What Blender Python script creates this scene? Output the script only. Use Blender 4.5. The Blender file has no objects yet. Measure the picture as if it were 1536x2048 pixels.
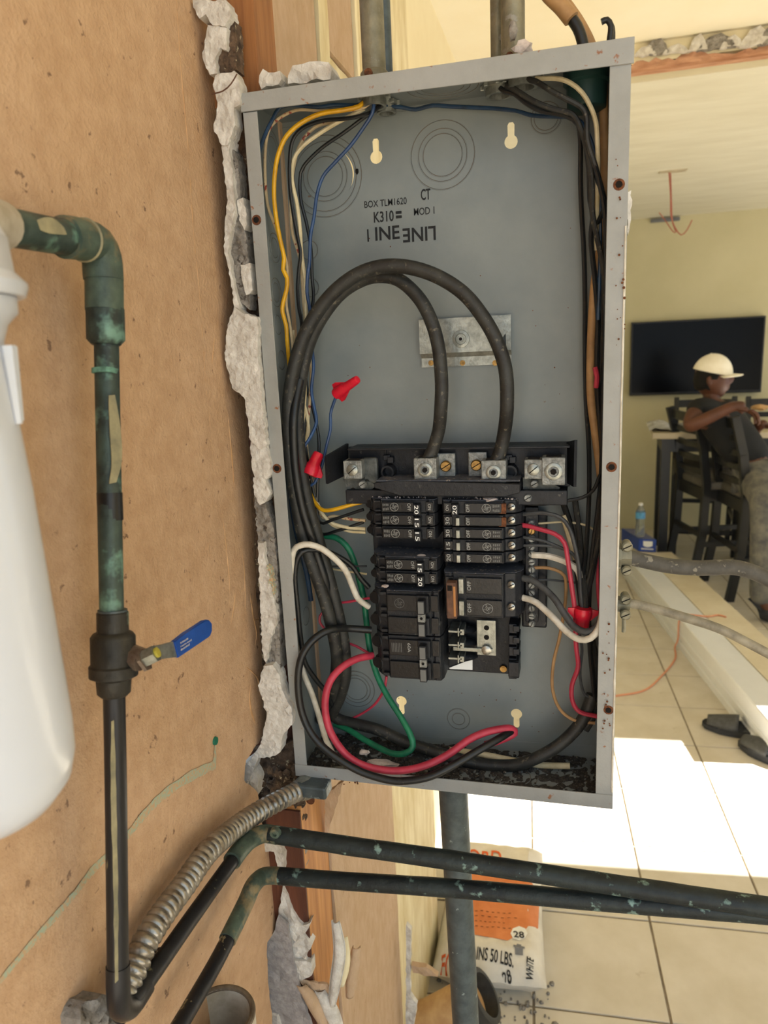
import bpy, bmesh, math, random
from mathutils import Vector, Matrix, noise
from mathutils.geometry import delaunay_2d_cdt
random.seed(7)
S = bpy.context.scene
# ---------------------------------------------------------------- camera
FPX, CX, CY = 1451.1, 768.0, 1024.0
R = Matrix(((0.96878823, 0.00957355, -0.24770488),
            (0.24366135, -0.22055429, 0.94444955),
            (-0.04559064, -0.97532772, -0.2160031)))
CAM = Vector((0.0, -0.7253, 1.5))
cd = bpy.data.cameras.new('camera'); co = bpy.data.objects.new('camera', cd)
S.collection.objects.link(co); S.camera = co
right, down, fwd = R.col[0].copy(), R.col[1].copy(), R.col[2].copy()
m = Matrix.Identity(4)
for i in range(3):
    m[i][0] = right[i]; m[i][1] = -down[i]; m[i][2] = -fwd[i]; m[i][3] = CAM[i]
co.matrix_world = m
cd.sensor_fit = 'VERTICAL'; cd.sensor_height = 36; cd.lens = FPX * 36 / 2048
cd.clip_start = .02
cd.dof.use_dof = True; cd.dof.focus_distance = .80; cd.dof.aperture_fstop = 9
# ---------------------------------------------------------------- light
W = bpy.data.worlds.new('sky'); S.world = W; W.use_nodes = True
wn = W.node_tree.nodes; bg = wn['Background']
bg.inputs[0].default_value = (.68, .84, 1.0, 1); bg.inputs[1].default_value = 1.3
sd = bpy.data.lights.new('sun', 'SUN'); so = bpy.data.objects.new('sun', sd); S.collection.objects.link(so)
sd.energy = 30; sd.angle = .009; sd.color = (1, .96, .90)
AZ = math.radians(5); EL = math.radians(31)
sdir = Vector((-math.cos(AZ) * math.cos(EL), -math.sin(AZ) * math.cos(EL), -math.sin(EL)))
so.rotation_euler = sdir.to_track_quat('-Z', 'Y').to_euler(); so.location = (4, 2, 4)
S.view_settings.view_transform = 'Standard'; S.view_settings.look = 'None'
S.view_settings.gamma = 1; S.view_settings.use_curve_mapping = False
S.view_settings.exposure = 0.38
# ---------------------------------------------------------------- pixel -> world
def ray(px, py): return R @ Vector(((px - CX) / FPX, (py - CY) / FPX, 1))
def hit(px, py, ax, v):
    r = ray(px, py); return CAM + r * ((v - CAM[ax]) / r[ax])
def PY(px, py, y): return hit(px, py, 1, y)
def PX(px, py, x): return hit(px, py, 0, x)
def PZ(px, py, z): return hit(px, py, 2, z)
def PR(p):
    q = R.transposed() @ (Vector(p) - CAM); return (CX + FPX * q.x / q.z, CY + FPX * q.y / q.z)
# ---------------------------------------------------------------- materials
def srgb(c):
    if isinstance(c, str): c = [int(c[i:i + 2], 16) / 255 for i in (0, 2, 4)]
    return tuple(((x / 12.92) if x <= .04045 else ((x + .055) / 1.055) ** 2.4) for x in c) + (1,)
def mat(name, c1, c2=None, sc=30, rough=.6, metal=0, bump=0, bs=200, c3=None, s3=60, t3=.62, w3=.04, coat=0, stretch=None, detail=4, lo=.35, hi=.65, spec=.5, trans=0, ior=1.45):
    M = bpy.data.materials.new(name); M.use_nodes = True; N = M.node_tree.nodes; L = M.node_tree.links
    b = N['Principled BSDF']; b.inputs['Roughness'].default_value = rough; b.inputs['Metallic'].default_value = metal
    b.inputs['Coat Weight'].default_value = coat; b.inputs['Specular IOR Level'].default_value = spec
    b.inputs['Transmission Weight'].default_value = trans; b.inputs['IOR'].default_value = ior
    tc = N.new('ShaderNodeTexCoord'); vec = tc.outputs['Object']
    if stretch:
        mp = N.new('ShaderNodeMapping'); mp.inputs['Scale'].default_value = stretch
        L.new(vec, mp.inputs[0]); vec = mp.outputs[0]
    def nz(s, d=detail):
        n = N.new('ShaderNodeTexNoise'); n.inputs['Scale'].default_value = s; n.inputs['Detail'].default_value = d
        n.inputs['Roughness'].default_value = .6; L.new(vec, n.inputs['Vector']); return n
    col = None
    b.inputs['Base Color'].default_value = srgb(c1)
    def rng(n, a, z):
        r = N.new('ShaderNodeMapRange'); r.inputs[1].default_value = a; r.inputs[2].default_value = z
        L.new(n.outputs[0], r.inputs[0]); return r.outputs[0]
    if c2:
        mx = N.new('ShaderNodeMix'); mx.data_type = 'RGBA'; mx.inputs[6].default_value = srgb(c1); mx.inputs[7].default_value = srgb(c2)
        L.new(rng(nz(sc), lo, hi), mx.inputs[0]); col = mx.outputs[2]
    if c3:
        mx = N.new('ShaderNodeMix'); mx.data_type = 'RGBA'; mx.inputs[7].default_value = srgb(c3)
        if col: L.new(col, mx.inputs[6])
        else: mx.inputs[6].default_value = srgb(c1)
        L.new(rng(nz(s3), t3, t3 + w3), mx.inputs[0]); col = mx.outputs[2]
    if col: L.new(col, b.inputs['Base Color'])
    if bump:
        bp = N.new('ShaderNodeBump'); bp.inputs['Strength'].default_value = bump; bp.inputs['Distance'].default_value = .002
        L.new(nz(bs, 3).outputs[0], bp.inputs['Height']); L.new(bp.outputs[0], b.inputs['Normal'])
    return M
M = {}
M['tan'] = mat('tan_painted_plaster', 'c8a684', 'bc9977', 60, .62, bump=.6, bs=260, c3='846750', s3=75, t3=.655, w3=.04, detail=6)
M['seam'] = mat('tan_paint_seam', 'cba376', 'b88c5f', 25, .5, bump=.5, bs=120, c3='8d6c50', s3=70, t3=.66, w3=.05)
M['plaster'] = mat('broken_white_plaster', 'd9d5cd', 'bab3a9', 60, .9, bump=.8, bs=260)
M['mortar'] = mat('grey_mortar', '9a948c', '6d675f', 80, .95, bump=1, bs=220, c3='4e463f', s3=120, t3=.6)
M['greypaper'] = mat('grey_drywall_paper', 'aaa5a3', '8f8a89', 120, .95, bump=.6, bs=300)
M['rubble'] = mat('brown_rubble', '6d5845', '3d3026', 90, .95, bump=1, bs=200, c3='b0a487', s3=150, t3=.62)
M['shadewood'] = mat('shaded_stud_wood', '6e3f2a', '4c2a1c', 40, .7, stretch=(1, 1, .12), bump=.3, bs=200)  # stud wood with the shade put into its colour
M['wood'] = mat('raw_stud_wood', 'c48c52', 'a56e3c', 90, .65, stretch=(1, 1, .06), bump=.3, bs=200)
M['woodtop'] = mat('brown_stud_wood', '9f6a3a', '84522a', 90, .65, stretch=(1, 1, .06), bump=.3, bs=200)
M['drywall'] = mat('tan_drywall', 'c0a488', 'b59979', 60, .85, stretch=(1, 1, .5), bump=.6, bs=200, c3='9c7c5c', s3=90, t3=.68)
M['cream'] = mat('cream_wall_paint', 'efe3c0', 'e8dab4', 5, .8, bump=.1, bs=150)
M['creamstain'] = mat('cream_stained', 'e6dab6', 'cfbd8e', 25, .8, stretch=(1, 1, .3), bump=.2, bs=150)
M['ceil'] = mat('ceiling_cream', 'f5edd6', 'f1e7cc', 3, .85, bump=.05, bs=120)
M['ceil2'] = mat('ceiling_off_white', 'e0dbc8', 'd6d0bb', 2.5, .85, stretch=(1, 4, 1), bump=.15, bs=90)
M['tvwall'] = mat('yellow_green_wall', 'cbc3a0', 'c2ba96', 2, .85, bump=.1, bs=100)
M['tile'] = mat('cream_floor_tile', 'd8d1c4', 'cbc3b2', 6, .35, bump=.06, bs=40, c3='b3a893', s3=14, t3=.66, w3=.15)
M['grout'] = mat('floor_grout', '9c8f7c', '7d7263', 30, .9, bump=.4, bs=200)
M['outside'] = mat('outdoor_concrete', 'b5aa98', 'a0947f', 4, .9, bump=.2, bs=40)
M['box'] = mat('grey_enclosure_paint', '828886', '777e7e', 12, .42, bump=.12, bs=90, c3='6b5646', s3=38, t3=.755, w3=.015, spec=.4)
M['boxedge'] = mat('grey_rusty_flange_paint', '9b9c99', '90918d', 18, .45, bump=.2, bs=120, c3='8a5e42', s3=95, t3=.64, w3=.06)
M['rust'] = mat('rust', '7a4a2c', '4a2a18', 300, .9, bump=.5, bs=500)
M['hole'] = mat('dark_hole', '15110e', None, rough=1)
M['ink'] = mat('black_stencil_ink', '17181a', None, rough=.7)
M['galv'] = mat('galvanised_steel', 'a3a59d', '80837c', 120, .38, .75, bump=.15, bs=300)
M['galvold'] = mat('weathered_conduit', '8b8671', '6b6756', 40, .5, .4, bump=.4, bs=200, c3='8d8a80', s3=60, t3=.62)
M['conduit'] = mat('blue_grey_conduit', '5b6669', '485154', 60, .5, .35, bump=.3, bs=150, c3='94a09f', s3=70, t3=.66)
M['flex'] = mat('flex_steel', 'a6a39c', '7f776a', 60, .33, .8, bump=.2, bs=200, c3='5e4a36', s3=40, t3=.62, w3=.12)
M['lug'] = mat('aluminium_lug', '9a9c98', '6e706d', 200, .5, .5, bump=.5, bs=500)
M['brass'] = mat('brass_screw', 'b08d52', '7d5f36', 200, .4, .8, bump=.2)
M['steel'] = mat('bright_steel_screw', 'b9b8b0', '8f8d86', 200, .3, .9)
M['bake'] = mat('black_bakelite_dusty', '1f2125', '15161a', 50, .55, bump=.3, bs=300, c3='54534f', s3=150, t3=.62, w3=.1)
M['bakeface'] = mat('black_breaker_face', '141518', '0f1012', 60, .35, bump=.15, bs=200)
M['dust'] = mat('dusty_top', '50535b', '3c3f46', 60, .9, bump=.6, bs=300, c3='8f8378', s3=200, t3=.6, w3=.05)
M['bus'] = mat('black_steel_bracket', '23252a', '17181b', 40, .45, .3, bump=.2, bs=200, c3='4a4844', s3=140, t3=.66)
M['print'] = mat('pale_print', 'a9aaa6', None, rough=.6)
M['dimprint'] = mat('dim_print', '6a6b69', None, rough=.6)
M['white'] = mat('white_tile_print', 'eeeeea', None, rough=.5)
M['tie'] = mat('brown_handle_tie', '6b4a38', '4d382c', 120, .7, bump=.3)
M['blk'] = mat('black_insulation', '1d1f20', '121314', 60, .38, bump=.1, bs=300, c3='4a463f', s3=90, t3=.66, w3=.1)
M['blkd'] = mat('dusty_black_insulation', '33332f', '201f1d', 50, .55, bump=.2, bs=300, c3='6b6353', s3=160, t3=.60, w3=.12)
M['grey'] = mat('grey_insulation', '4b4d4e', '38393a', 60, .5, bump=.15, bs=300)
M['navy'] = mat('navy_insulation', '24405c', '1a2c40', 60, .4)
M['blue'] = mat('blue_insulation', '2d4c78', '22395c', 60, .4)
M['yel'] = mat('yellow_insulation', 'e0aa12', 'c28d0c', 60, .4)
M['crm'] = mat('cream_insulation', 'd9cba6', 'bfae86', 60, .5)
M['crmr'] = mat('cream_red_dash', 'cbb894', 'b39c78', 60, .5, c3='8c3a2c', s3=130, t3=.60, w3=.02)
M['wht'] = mat('white_insulation', 'dcd7ca', 'bdb4a2', 60, .45)
M['nm'] = mat('tan_cable_jacket', 'b08a5c', '94714a', 40, .6)
M['red'] = mat('red_insulation', 'bd3a4e', 'a22c40', 50, .42)
M['grn'] = mat('green_insulation', '1f7a55', '155a40', 50, .42)
M['nut'] = mat('red_wire_nut', 'd81f36', 'b8182c', 80, .3, c3='c8a0a0', s3=90, t3=.68)
M['copper'] = mat('patinated_copper', '46564f', '2e3633', 40, .5, .25, bump=.5, bs=120, c3='6f9384', s3=34, t3=.55, w3=.12)
M['copperd'] = mat('dark_copper', '2f2f31', '1f1f22', 20, .42, .4, bump=.2, bs=120, c3='8c8468', s3=60, t3=.60, w3=.03, stretch=(1, 1, .05))
M['copperh'] = mat('green_black_pipe', '2b3434', '1d2325', 30, .5, .3, bump=.5, bs=150, c3='7f9a92', s3=55, t3=.60, w3=.08)
M['elbow'] = mat('green_bronze_elbow', '5c6c5e', '3d4a43', 45, .5, .2, bump=.5, bs=120, c3='847658', s3=30, t3=.54, w3=.1)
M['verdi'] = mat('verdigris', '7fb5a0', '4c6a5e', 80, .8, bump=.6, bs=200)
M['peel'] = mat('peeled_tan_paint', 'a39a78', '7f7a62', 60, .6, bump=.2)
M['valve'] = mat('dark_brass_valve', '3b3934', '2a2926', 50, .5, .4, bump=.4, bs=150, c3='8fa08c', s3=30, t3=.63, w3=.1)
M['valvestem'] = mat('valve_stem_metal', '8c7f72', '5e4c40', 60, .5, .5, bump=.3)
M['ylw'] = mat('yellow_cap', 'b3a63e', None, rough=.6)
M['bluev'] = mat('blue_vinyl', '1d4fa3', '17428c', 40, .45)
M['filter'] = mat('white_filter_plastic', 'cfd3da', 'c8ccd4', 4, .3, coat=.2)
M['label'] = mat('grey_label', 'bcbcbe', 'b0b0b2', 20, .5)
M['labeltext'] = mat('label_text', '77787c', None, rough=.6)
M['pvc'] = mat('off_white_pvc', 'cfc9bb', 'a79c88', 30, .5, bump=.1)
M['pvcrim'] = mat('brown_pvc_rim', '7a6b58', '594b3b', 60, .7, bump=.3)
M['terra'] = mat('tan_pipe', 'cfa877', 'b88f60', 30, .6)
M['rubber'] = mat('black_rubber', '3b3b38', '2c2c2a', 50, .6)
M['bag'] = mat('white_paper_bag', 'e4dfd4', 'd3ccbe', 14, .75, bump=.3, bs=40)
M['orange'] = mat('orange_print', 'dd8a55', 'd07a45', 20, .7, bump=.3, bs=40)
M['orangetxt'] = mat('orange_lettering', 'd9622c', None, rough=.7)
M['beam'] = mat('white_vinyl_beam', 'e6e9ee', 'dcdfe4', 3, .35)
M['beamtop'] = mat('cream_board', 'ddd4bf', 'd3c8af', 8, .55)
M['tv'] = mat('black_tv_glass', '050506', None, rough=.2, spec=.12)
M['tvf'] = mat('black_tv_frame', '0c0c0d', None, rough=.4)
M['chair'] = mat('black_painted_wood', '202224', '18191b', 12, .4)
M['cushion'] = mat('grey_seat_cushion', '6b6863', '5a5752', 20, .7)
M['tabletop'] = mat('light_table_top', 'c9bda4', 'b8aa8c', 8, .45, stretch=(.3, 1, 1))
M['plastic'] = mat('crumpled_plastic_sheet', 'd3d3d2', 'b9b9ba', 30, .25, bump=.5, bs=30)
M['skin'] = mat('dark_brown_skin', '5e3826', '4e2d1e', 12, .5)
M['shirt'] = mat('black_tshirt', '17191c', '101214', 12, .85)
M['jeans'] = mat('faded_grey_jeans', '7d7a70', '4d4f52', 14, .85, bump=.3, bs=90)
M['shoe'] = mat('dark_shoe', '24272d', '33363c', 20, .6)
M['cap'] = mat('white_cotton_cap', 'f4eedd', 'ece4cf', 20, .8)
M['hair'] = mat('short_black_hair', '0e0c0b', None, rough=.9)
M['eye'] = mat('eye_white', 'dcd4cc', None, rough=.3)
M['clear'] = mat('clear_bottle_plastic', 'e6eef0', None, rough=.08, trans=.9, ior=1.33)
M['cyan'] = mat('blue_bottle_label', '6db4dd', '3e86bd', 60, .4)
M['boxblue'] = mat('blue_cardboard', '27479c', '20408f', 10, .5)
M['boxtop'] = mat('grey_blue_cardboard', '7e84ac', '6d7298', 14, .6)
M['cord'] = mat('orange_cord', 'e2a283', 'd8916f', 30, .5)
M['pinkwire'] = mat('pink_red_wire', 'a3604f', None, rough=.6)
M['header'] = mat('torn_header_wood', 'c8997a', 'a8775a', 60, .85, bump=.7, bs=120, stretch=(.2, 1, 1))
M['streak'] = mat('pale_green_chalk', 'a3b09a', 'c0a07c', 380, .9, lo=.42, hi=.6)
M['green'] = mat('dark_green_plug', '1b6b52', None, rough=.6)
M['crumb'] = mat('pinkish_plaster_crumb', 'd9cdc6', 'b8aaa2', 120, .9, bump=.6)
M['dirt'] = mat('dark_dirt', '4b4640', '2d2a27', 200, .95, bump=1, bs=300, c3='8b857a', s3=350, t3=.62)
M['dull'] = mat('dull_grey_metal', '5d605d', '3d403e', 90, .6, .3, bump=.4, bs=300)
M['gap'] = mat('groove_grey', '575b59', '6b5b4a', 60, .8)
M['cobweb'] = mat('pale_thread', 'c9c9c2', None, rough=.8)
# ---------------------------------------------------------------- helpers
COL = S.collection
def link(name, me, mt=None, parent=None):
    o = bpy.data.objects.new(name, me); COL.objects.link(o)
    if mt and me is not None: me.materials.append(mt)
    if parent:
        o.parent = parent; o.matrix_parent_inverse = Matrix.Translation(-parent.location)
    return o
def done(name, bm, mt, parent=None, smooth=False):
    """mesh given in world coordinates; top-level meshes get their origin at their base"""
    bmesh.ops.recalc_face_normals(bm, faces=bm.faces)
    off = None
    if parent is None and bm.verts:
        xs = [v.co for v in bm.verts]
        off = Vector(((min(v.x for v in xs) + max(v.x for v in xs)) / 2, (min(v.y for v in xs) + max(v.y for v in xs)) / 2, min(v.z for v in xs)))
        bmesh.ops.translate(bm, vec=-off, verts=bm.verts)
    me = bpy.data.meshes.new(name); bm.to_mesh(me); bm.free()
    if smooth:
        for p in me.polygons: p.use_smooth = True
        try: me.set_sharp_from_angle(angle=math.radians(42))
        except Exception: pass
    o = link(name, me, M[mt] if isinstance(mt, str) else mt, parent)
    if off: o.location = off
    return o
def tag(o, label=None, cat=None, group=None, kind=None):
    if label: o['label'] = label
    if cat: o['category'] = cat
    if group: o['group'] = group
    if kind: o['kind'] = kind
    return o
def thing(name, loc, label, cat, group=None):
    o = bpy.data.objects.new(name, None); COL.objects.link(o); o.location = Vector(loc); o.empty_display_size = .02
    o.matrix_world = Matrix.Translation(Vector(loc))
    return tag(o, label, cat, group)
def B(): return bmesh.new()
def box(bm, a, b, bev=0, mtx=None):
    a, b = Vector(a), Vector(b)
    r = bmesh.ops.create_cube(bm, size=1); vs = r['verts']
    for v in vs: v.co = Vector(((a[i] + b[i]) / 2 + v.co[i] * abs(b[i] - a[i]) for i in range(3)))
    if bev:
        es = list({e for v in vs for e in v.link_edges})
        rr = bmesh.ops.bevel(bm, geom=es, offset=bev, segments=2, affect='EDGES', profile=.5)
        vs = list({v for f in rr['faces'] for v in f.verts} | {v for v in vs if v.is_valid})
    if mtx: bmesh.ops.transform(bm, matrix=mtx, verts=vs)
    return vs
def prism(bm, poly, ax, v0, v1):
    """poly: list of 2D points in the two other axes (kept order x<y<z)"""
    o = [i for i in range(3) if i != ax]
    def mk(p, v):
        c = [0, 0, 0]; c[o[0]], c[o[1]] = p; c[ax] = v; return bm.verts.new(c)
    A = [mk(p, v0) for p in poly]; Bv = [mk(p, v1) for p in poly]
    n = len(poly)
    bm.faces.new(A); bm.faces.new(Bv[::-1])
    for i in range(n): bm.faces.new((A[i], A[(i + 1) % n], Bv[(i + 1) % n], Bv[i]))
    return A + Bv
def smoothpath(pts, step=.006):
    pts = [Vector(p) for p in pts]
    if len(pts) < 3: 
        n = max(1, int((pts[1] - pts[0]).length / step)); return [pts[0].lerp(pts[1], i / n) for i in range(n + 1)]
    out = []
    P = [pts[0] * 2 - pts[1]] + pts + [pts[-1] * 2 - pts[-2]]
    for i in range(1, len(P) - 2):
        a, b, c, d = P[i - 1:i + 3]
        n = max(2, int((c - b).length / step))
        for k in range(n):
            t = k / n
            out.append(.5 * ((2 * b) + (c - a) * t + (2 * a - 5 * b + 4 * c - d) * t * t + (3 * b - a - 3 * c + d) * t ** 3))
    out.append(pts[-1]); return out
def tube(bm, path, r, seg=10, cap=True, jit=0):
    """r: number or function of (fraction)"""
    n = len(path); rings = []
    t = (path[1] - path[0]).normalized(); u = t.orthogonal().normalized()
    L = 0; tot = sum((path[i + 1] - path[i]).length for i in range(n - 1))
    for i, p in enumerate(path):
        if i: L += (p - path[i - 1]).length
        tt = (path[min(i + 1, n - 1)] - path[max(i - 1, 0)]).normalized()
        q = t.rotation_difference(tt); u = (q @ u); u = (u - tt * u.dot(tt)).normalized(); t = tt
        v = tt.cross(u); rr = r(L / tot) if callable(r) else r
        ring = []
        for k in range(seg):
            a = 2 * math.pi * k / seg
            d = u * math.cos(a) + v * math.sin(a)
            ring.append(bm.verts.new(p + d * rr * (1 + (noise.noise(p * 90 + d) * jit if jit else 0))))
        rings.append(ring)
    for i in range(n - 1):
        for k in range(seg): bm.faces.new((rings[i][k], rings[i][(k + 1) % seg], rings[i + 1][(k + 1) % seg], rings[i + 1][k]))
    if cap: bm.faces.new(rings[0][::-1]); bm.faces.new(rings[-1])
    return bm
def cyl(bm, a, b, r, r2=None, seg=20, cap=True):
    a, b = Vector(a), Vector(b); r2 = r if r2 is None else r2
    return tube(bm, [a, b], lambda t: r + (r2 - r) * t, seg, cap)
def lathe(bm, base, axis, prof, seg=24, cap=True):
    """prof: list of (distance along axis, radius)"""
    base = Vector(base); axis = Vector(axis).normalized(); u = axis.orthogonal().normalized(); v = axis.cross(u); rings = []
    for h, r in prof:
        rings.append([bm.verts.new(base + axis * h + (u * math.cos(2 * math.pi * k / seg) + v * math.sin(2 * math.pi * k / seg)) * max(r, 1e-5)) for k in range(seg)])
    for i in range(len(rings) - 1):
        for k in range(seg): bm.faces.new((rings[i][k], rings[i][(k + 1) % seg], rings[i + 1][(k + 1) % seg], rings[i + 1][k]))
    if cap: bm.faces.new(rings[0][::-1]); bm.faces.new(rings[-1])
def ringo(bm, c, axis, r, tr=.0006, seg=40, tseg=5, a0=0, a1=2 * math.pi):
    axis = Vector(axis).normalized(); u = Vector((0, 0, 1)) if abs(axis.z) < .5 else Vector((1, 0, 0)); v = axis.cross(u)
    c = Vector(c)
    pts = [c + (u * math.cos(a0 + (a1 - a0) * k / seg) + v * math.sin(a0 + (a1 - a0) * k / seg)) * r for k in range(seg + 1)]
    tube(bm, pts, tr, tseg)
def inpoly(p, poly):
    c = False; n = len(poly); j = n - 1
    for i in range(n):
        a, b = poly[i], poly[j]
        if (a[1] > p[1]) != (b[1] > p[1]) and p[0] < (b[0] - a[0]) * (p[1] - a[1]) / (b[1] - a[1]) + a[0]: c = not c
        j = i
    return c
def cdt(outer, holes, spacing, rng):
    pts = [Vector(p) for p in outer]; edges = [(i, (i + 1) % len(outer)) for i in range(len(outer))]
    for h in holes:
        n = len(pts); pts += [Vector(p) for p in h]; edges += [(n + i, n + (i + 1) % len(h)) for i in range(len(h))]
    nb = len(pts)
    if spacing:
        x0, x1 = min(p[0] for p in outer), max(p[0] for p in outer); y0, y1 = min(p[1] for p in outer), max(p[1] for p in outer)
        y = y0 + spacing / 2
        while y < y1:
            x = x0 + spacing / 2
            while x < x1:
                q = (x + rng.uniform(-.3, .3) * spacing, y + rng.uniform(-.3, .3) * spacing)
                if inpoly(q, outer) and not any(inpoly(q, h) for h in holes): pts.append(Vector(q))
                x += spacing
            y += spacing
    V, E_, F, *_ = delaunay_2d_cdt(pts, edges, [], 0, 1e-7)
    tris = []
    for f in F:
        c = sum((V[i] for i in f), Vector((0, 0))) / len(f)
        if inpoly(c, outer) and not any(inpoly(c, h) for h in holes): tris.append(f)
    return V, tris
def plate(bm, outer, holes, ax, v0, v1, spacing=0, amp=0, freq=80, fr=None, seed=1, sgn=None):
    """plate between v0 (visible face, displaced by amp) and v1 (back)"""
    rng = random.Random(seed); V, T = cdt(outer, holes, spacing, rng)
    o = [i for i in range(3) if i != ax]
    s = 1 if v0 > v1 else -1
    def mk(p, v): c = [0, 0, 0]; c[o[0]], c[o[1]] = p; c[ax] = v; return Vector(c)
    A = []
    for p in V:
        q = mk(p, v0)
        if amp:
            q[ax] += s * amp * (noise.noise(q * freq + Vector((seed * 7.1, 0, 0))) + .5 * noise.noise(q * freq * 2.7))
        A.append(bm.verts.new(q))
    Bk = [bm.verts.new(mk(p, v1)) for p in V]
    cnt = {}
    for f in T:
        try: bm.faces.new([A[i] for i in f]); bm.faces.new([Bk[i] for i in reversed(f)])
        except ValueError: continue
        for i in range(len(f)):
            a, b = f[i], f[(i + 1) % len(f)]; cnt[(a, b)] = 1
    for (a, b) in cnt:
        if (b, a) not in cnt:
            bm.faces.new((A[b], A[a], Bk[a], Bk[b]))
def jag(pts, sp, amp, rng, closed=True):
    out = []; n = len(pts)
    for i in range(n if closed else n - 1):
        a, b = Vector(pts[i]), Vector(pts[(i + 1) % n]); k = max(1, int((b - a).length / sp)); nr = Vector((-(b - a).y, (b - a).x))
        nr = nr.normalized() if nr.length else nr
        for j in range(k):
            q = a.lerp(b, j / k)
            if j: q = q + nr * rng.uniform(-amp, amp)
            out.append(tuple(q))
    if not closed: out.append(tuple(pts[-1]))
    return out
def slab(name, pix, ax, v, thick, mt, parent=None, spacing=.005, amp=.0015, freq=120, seed=1, edge=.0012, smooth=False):
    """an outline seen in the photograph laid on the plane ax=v, with real thickness and relief"""
    o = [i for i in range(3) if i != ax]
    pts = []
    for p in pix:
        q = hit(p[0], p[1], ax, v); pts.append((q[o[0]], q[o[1]]))
    rng = random.Random(seed)
    pts = jag(pts, spacing, edge, rng)
    bm = B(); back = v - thick if ax == 0 else v + thick
    if ax == 0: plate(bm, pts, [], ax, v, back, spacing, amp, freq, seed=seed)
    else: plate(bm, pts, [], ax, v, back, spacing, amp, freq, seed=seed)
    return done(name, bm, mt, parent, smooth)
def text(s, mt, parent, org, xd, yd, h, name='lettering', ext=.0002, width=None, align='LEFT', bold=0):
    cu = bpy.data.curves.new('t', 'FONT'); cu.body = s; cu.size = 1; cu.extrude = 0; cu.align_x = align; cu.resolution_u = 3; cu.offset = bold
    ob = bpy.data.objects.new('t', cu); COL.objects.link(ob)
    dg = bpy.context.evaluated_depsgraph_get()
    me = bpy.data.meshes.new_from_object(ob.evaluated_get(dg)); bpy.data.objects.remove(ob)
    xd, yd = Vector(xd).normalized(), Vector(yd).normalized(); nd = xd.cross(yd)
    k = h / .69
    xs = [v.co.x for v in me.vertices]; kx = k
    if width and xs: kx = width / (max(xs) - min(xs))
    x0 = min(xs) if (width and xs) else 0
    for v in me.vertices:
        v.co = Vector(org) + xd * (v.co.x - x0) * kx + yd * v.co.y * k
    me.materials.clear()
    o = link(name, me, M[mt] if isinstance(mt, str) else mt, parent)
    return o
def wire(label, mt, pts, r=.0016, name='wire', cat='wire', group=None, seg=8, step=.005, cap=True, jit=0):
    path = smoothpath([PY(*p) for p in pts], step); bm = B(); tube(bm, path, r, seg, cap, jit)
    o = done(name, bm, mt, None, True); return tag(o, label, cat, group)
def blob(bm, c, s, seed, amp=.25, sub=2):
    r = bmesh.ops.create_icosphere(bm, subdivisions=sub, radius=1)
    for v in r['verts']:
        d = 1 + amp * noise.noise(v.co * 1.7 + Vector((seed * 3.3, seed, 0)))
        v.co = Vector(c) + Vector((v.co.x * s[0], v.co.y * s[1], v.co.z * s[2])) * d
def rock(bm, c, s, rng):
    """small faceted crumb, 12-20 triangles"""
    r = bmesh.ops.create_icosphere(bm, subdivisions=1, radius=s)
    sc = [rng.uniform(.6, 1.3) for _ in range(3)]
    for v in r['verts']: v.co = Vector(c) + Vector([v.co[i] * sc[i] * rng.uniform(.75, 1.2) for i in range(3)])

# ================================================================ SETTING
rngS = random.Random(3)
XW = -.36       # tan wall face
XB = -.31       # wall running away behind the box
CEILN, CEILB, YH, YB = 2.45, 2.37, 2.08, 5.30
# floor slab + tiles
bm = B(); box(bm, (-1.6, -.9, -.1), (4.0, 5.6, -.004)); fl = tag(done('floor', bm, 'grout'), 'cream square tile floor with grey grout joints', 'floor', kind='structure')
bm = B(); box(bm, (-12, -14, -.12), (14, -.9, -.02)); tag(done('ground', bm, 'outside'), 'bare ground outside the opened wall', 'ground', kind='structure')
TS = .303; ang = math.radians(3.2)
ux, uy = Vector((math.cos(ang), math.sin(ang), 0)), Vector((-math.sin(ang), math.cos(ang), 0))
t0 = PZ(1299.6, 1842, 0)
bm = B(); box(bm, (-TS / 2 + .003, -TS / 2 + .003, -.008), (TS / 2 - .003, TS / 2 - .003, 0), .0015)
tme = None; tn = 0
for i in range(-5, 12):
    for j in range(-6, 16):
        c = t0 + ux * (i + .5) * TS + uy * (j + .5) * TS
        if c.x < -.75 or c.x > 3.0 or c.y > YB - .05 or c.y < -.75 or tn > 290: continue
        if tme is None:
            bmesh.ops.rotate(bm, verts=bm.verts, matrix=Matrix.Rotation(ang, 3, 'Z'))
            tme = bpy.data.meshes.new('floor_tile'); bm.to_mesh(tme); bm.free(); tme.materials.append(M['tile'])
        o = bpy.data.objects.new('floor_tile', tme); COL.objects.link(o); o.parent = fl
        o.location = Vector((c.x, c.y, 0)) - fl.location; tn += 1
# ceilings, header, walls of the rooms
bm = B(); box(bm, (-.6, -1.25, CEILN), (3.4, YH + .12, CEILN + .1)); tag(done('ceiling', bm, 'ceil'), 'pale yellow ceiling above the breaker box', 'ceiling', kind='structure')
bm = B(); box(bm, (-.6, YH + .12, CEILB), (3.4, YB + .1, CEILB + .18)); tag(done('ceiling_back', bm, 'ceil2'), 'off white ceiling of the dining room', 'ceiling', kind='structure')
hd = B(); box(hd, (-.6, YH, CEILB + .022), (3.4, YH + .12, CEILN)); hdo = tag(done('wall_header', hd, 'cream'), 'yellow strip of header left above the torn out wall', 'wall', kind='structure')
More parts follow.
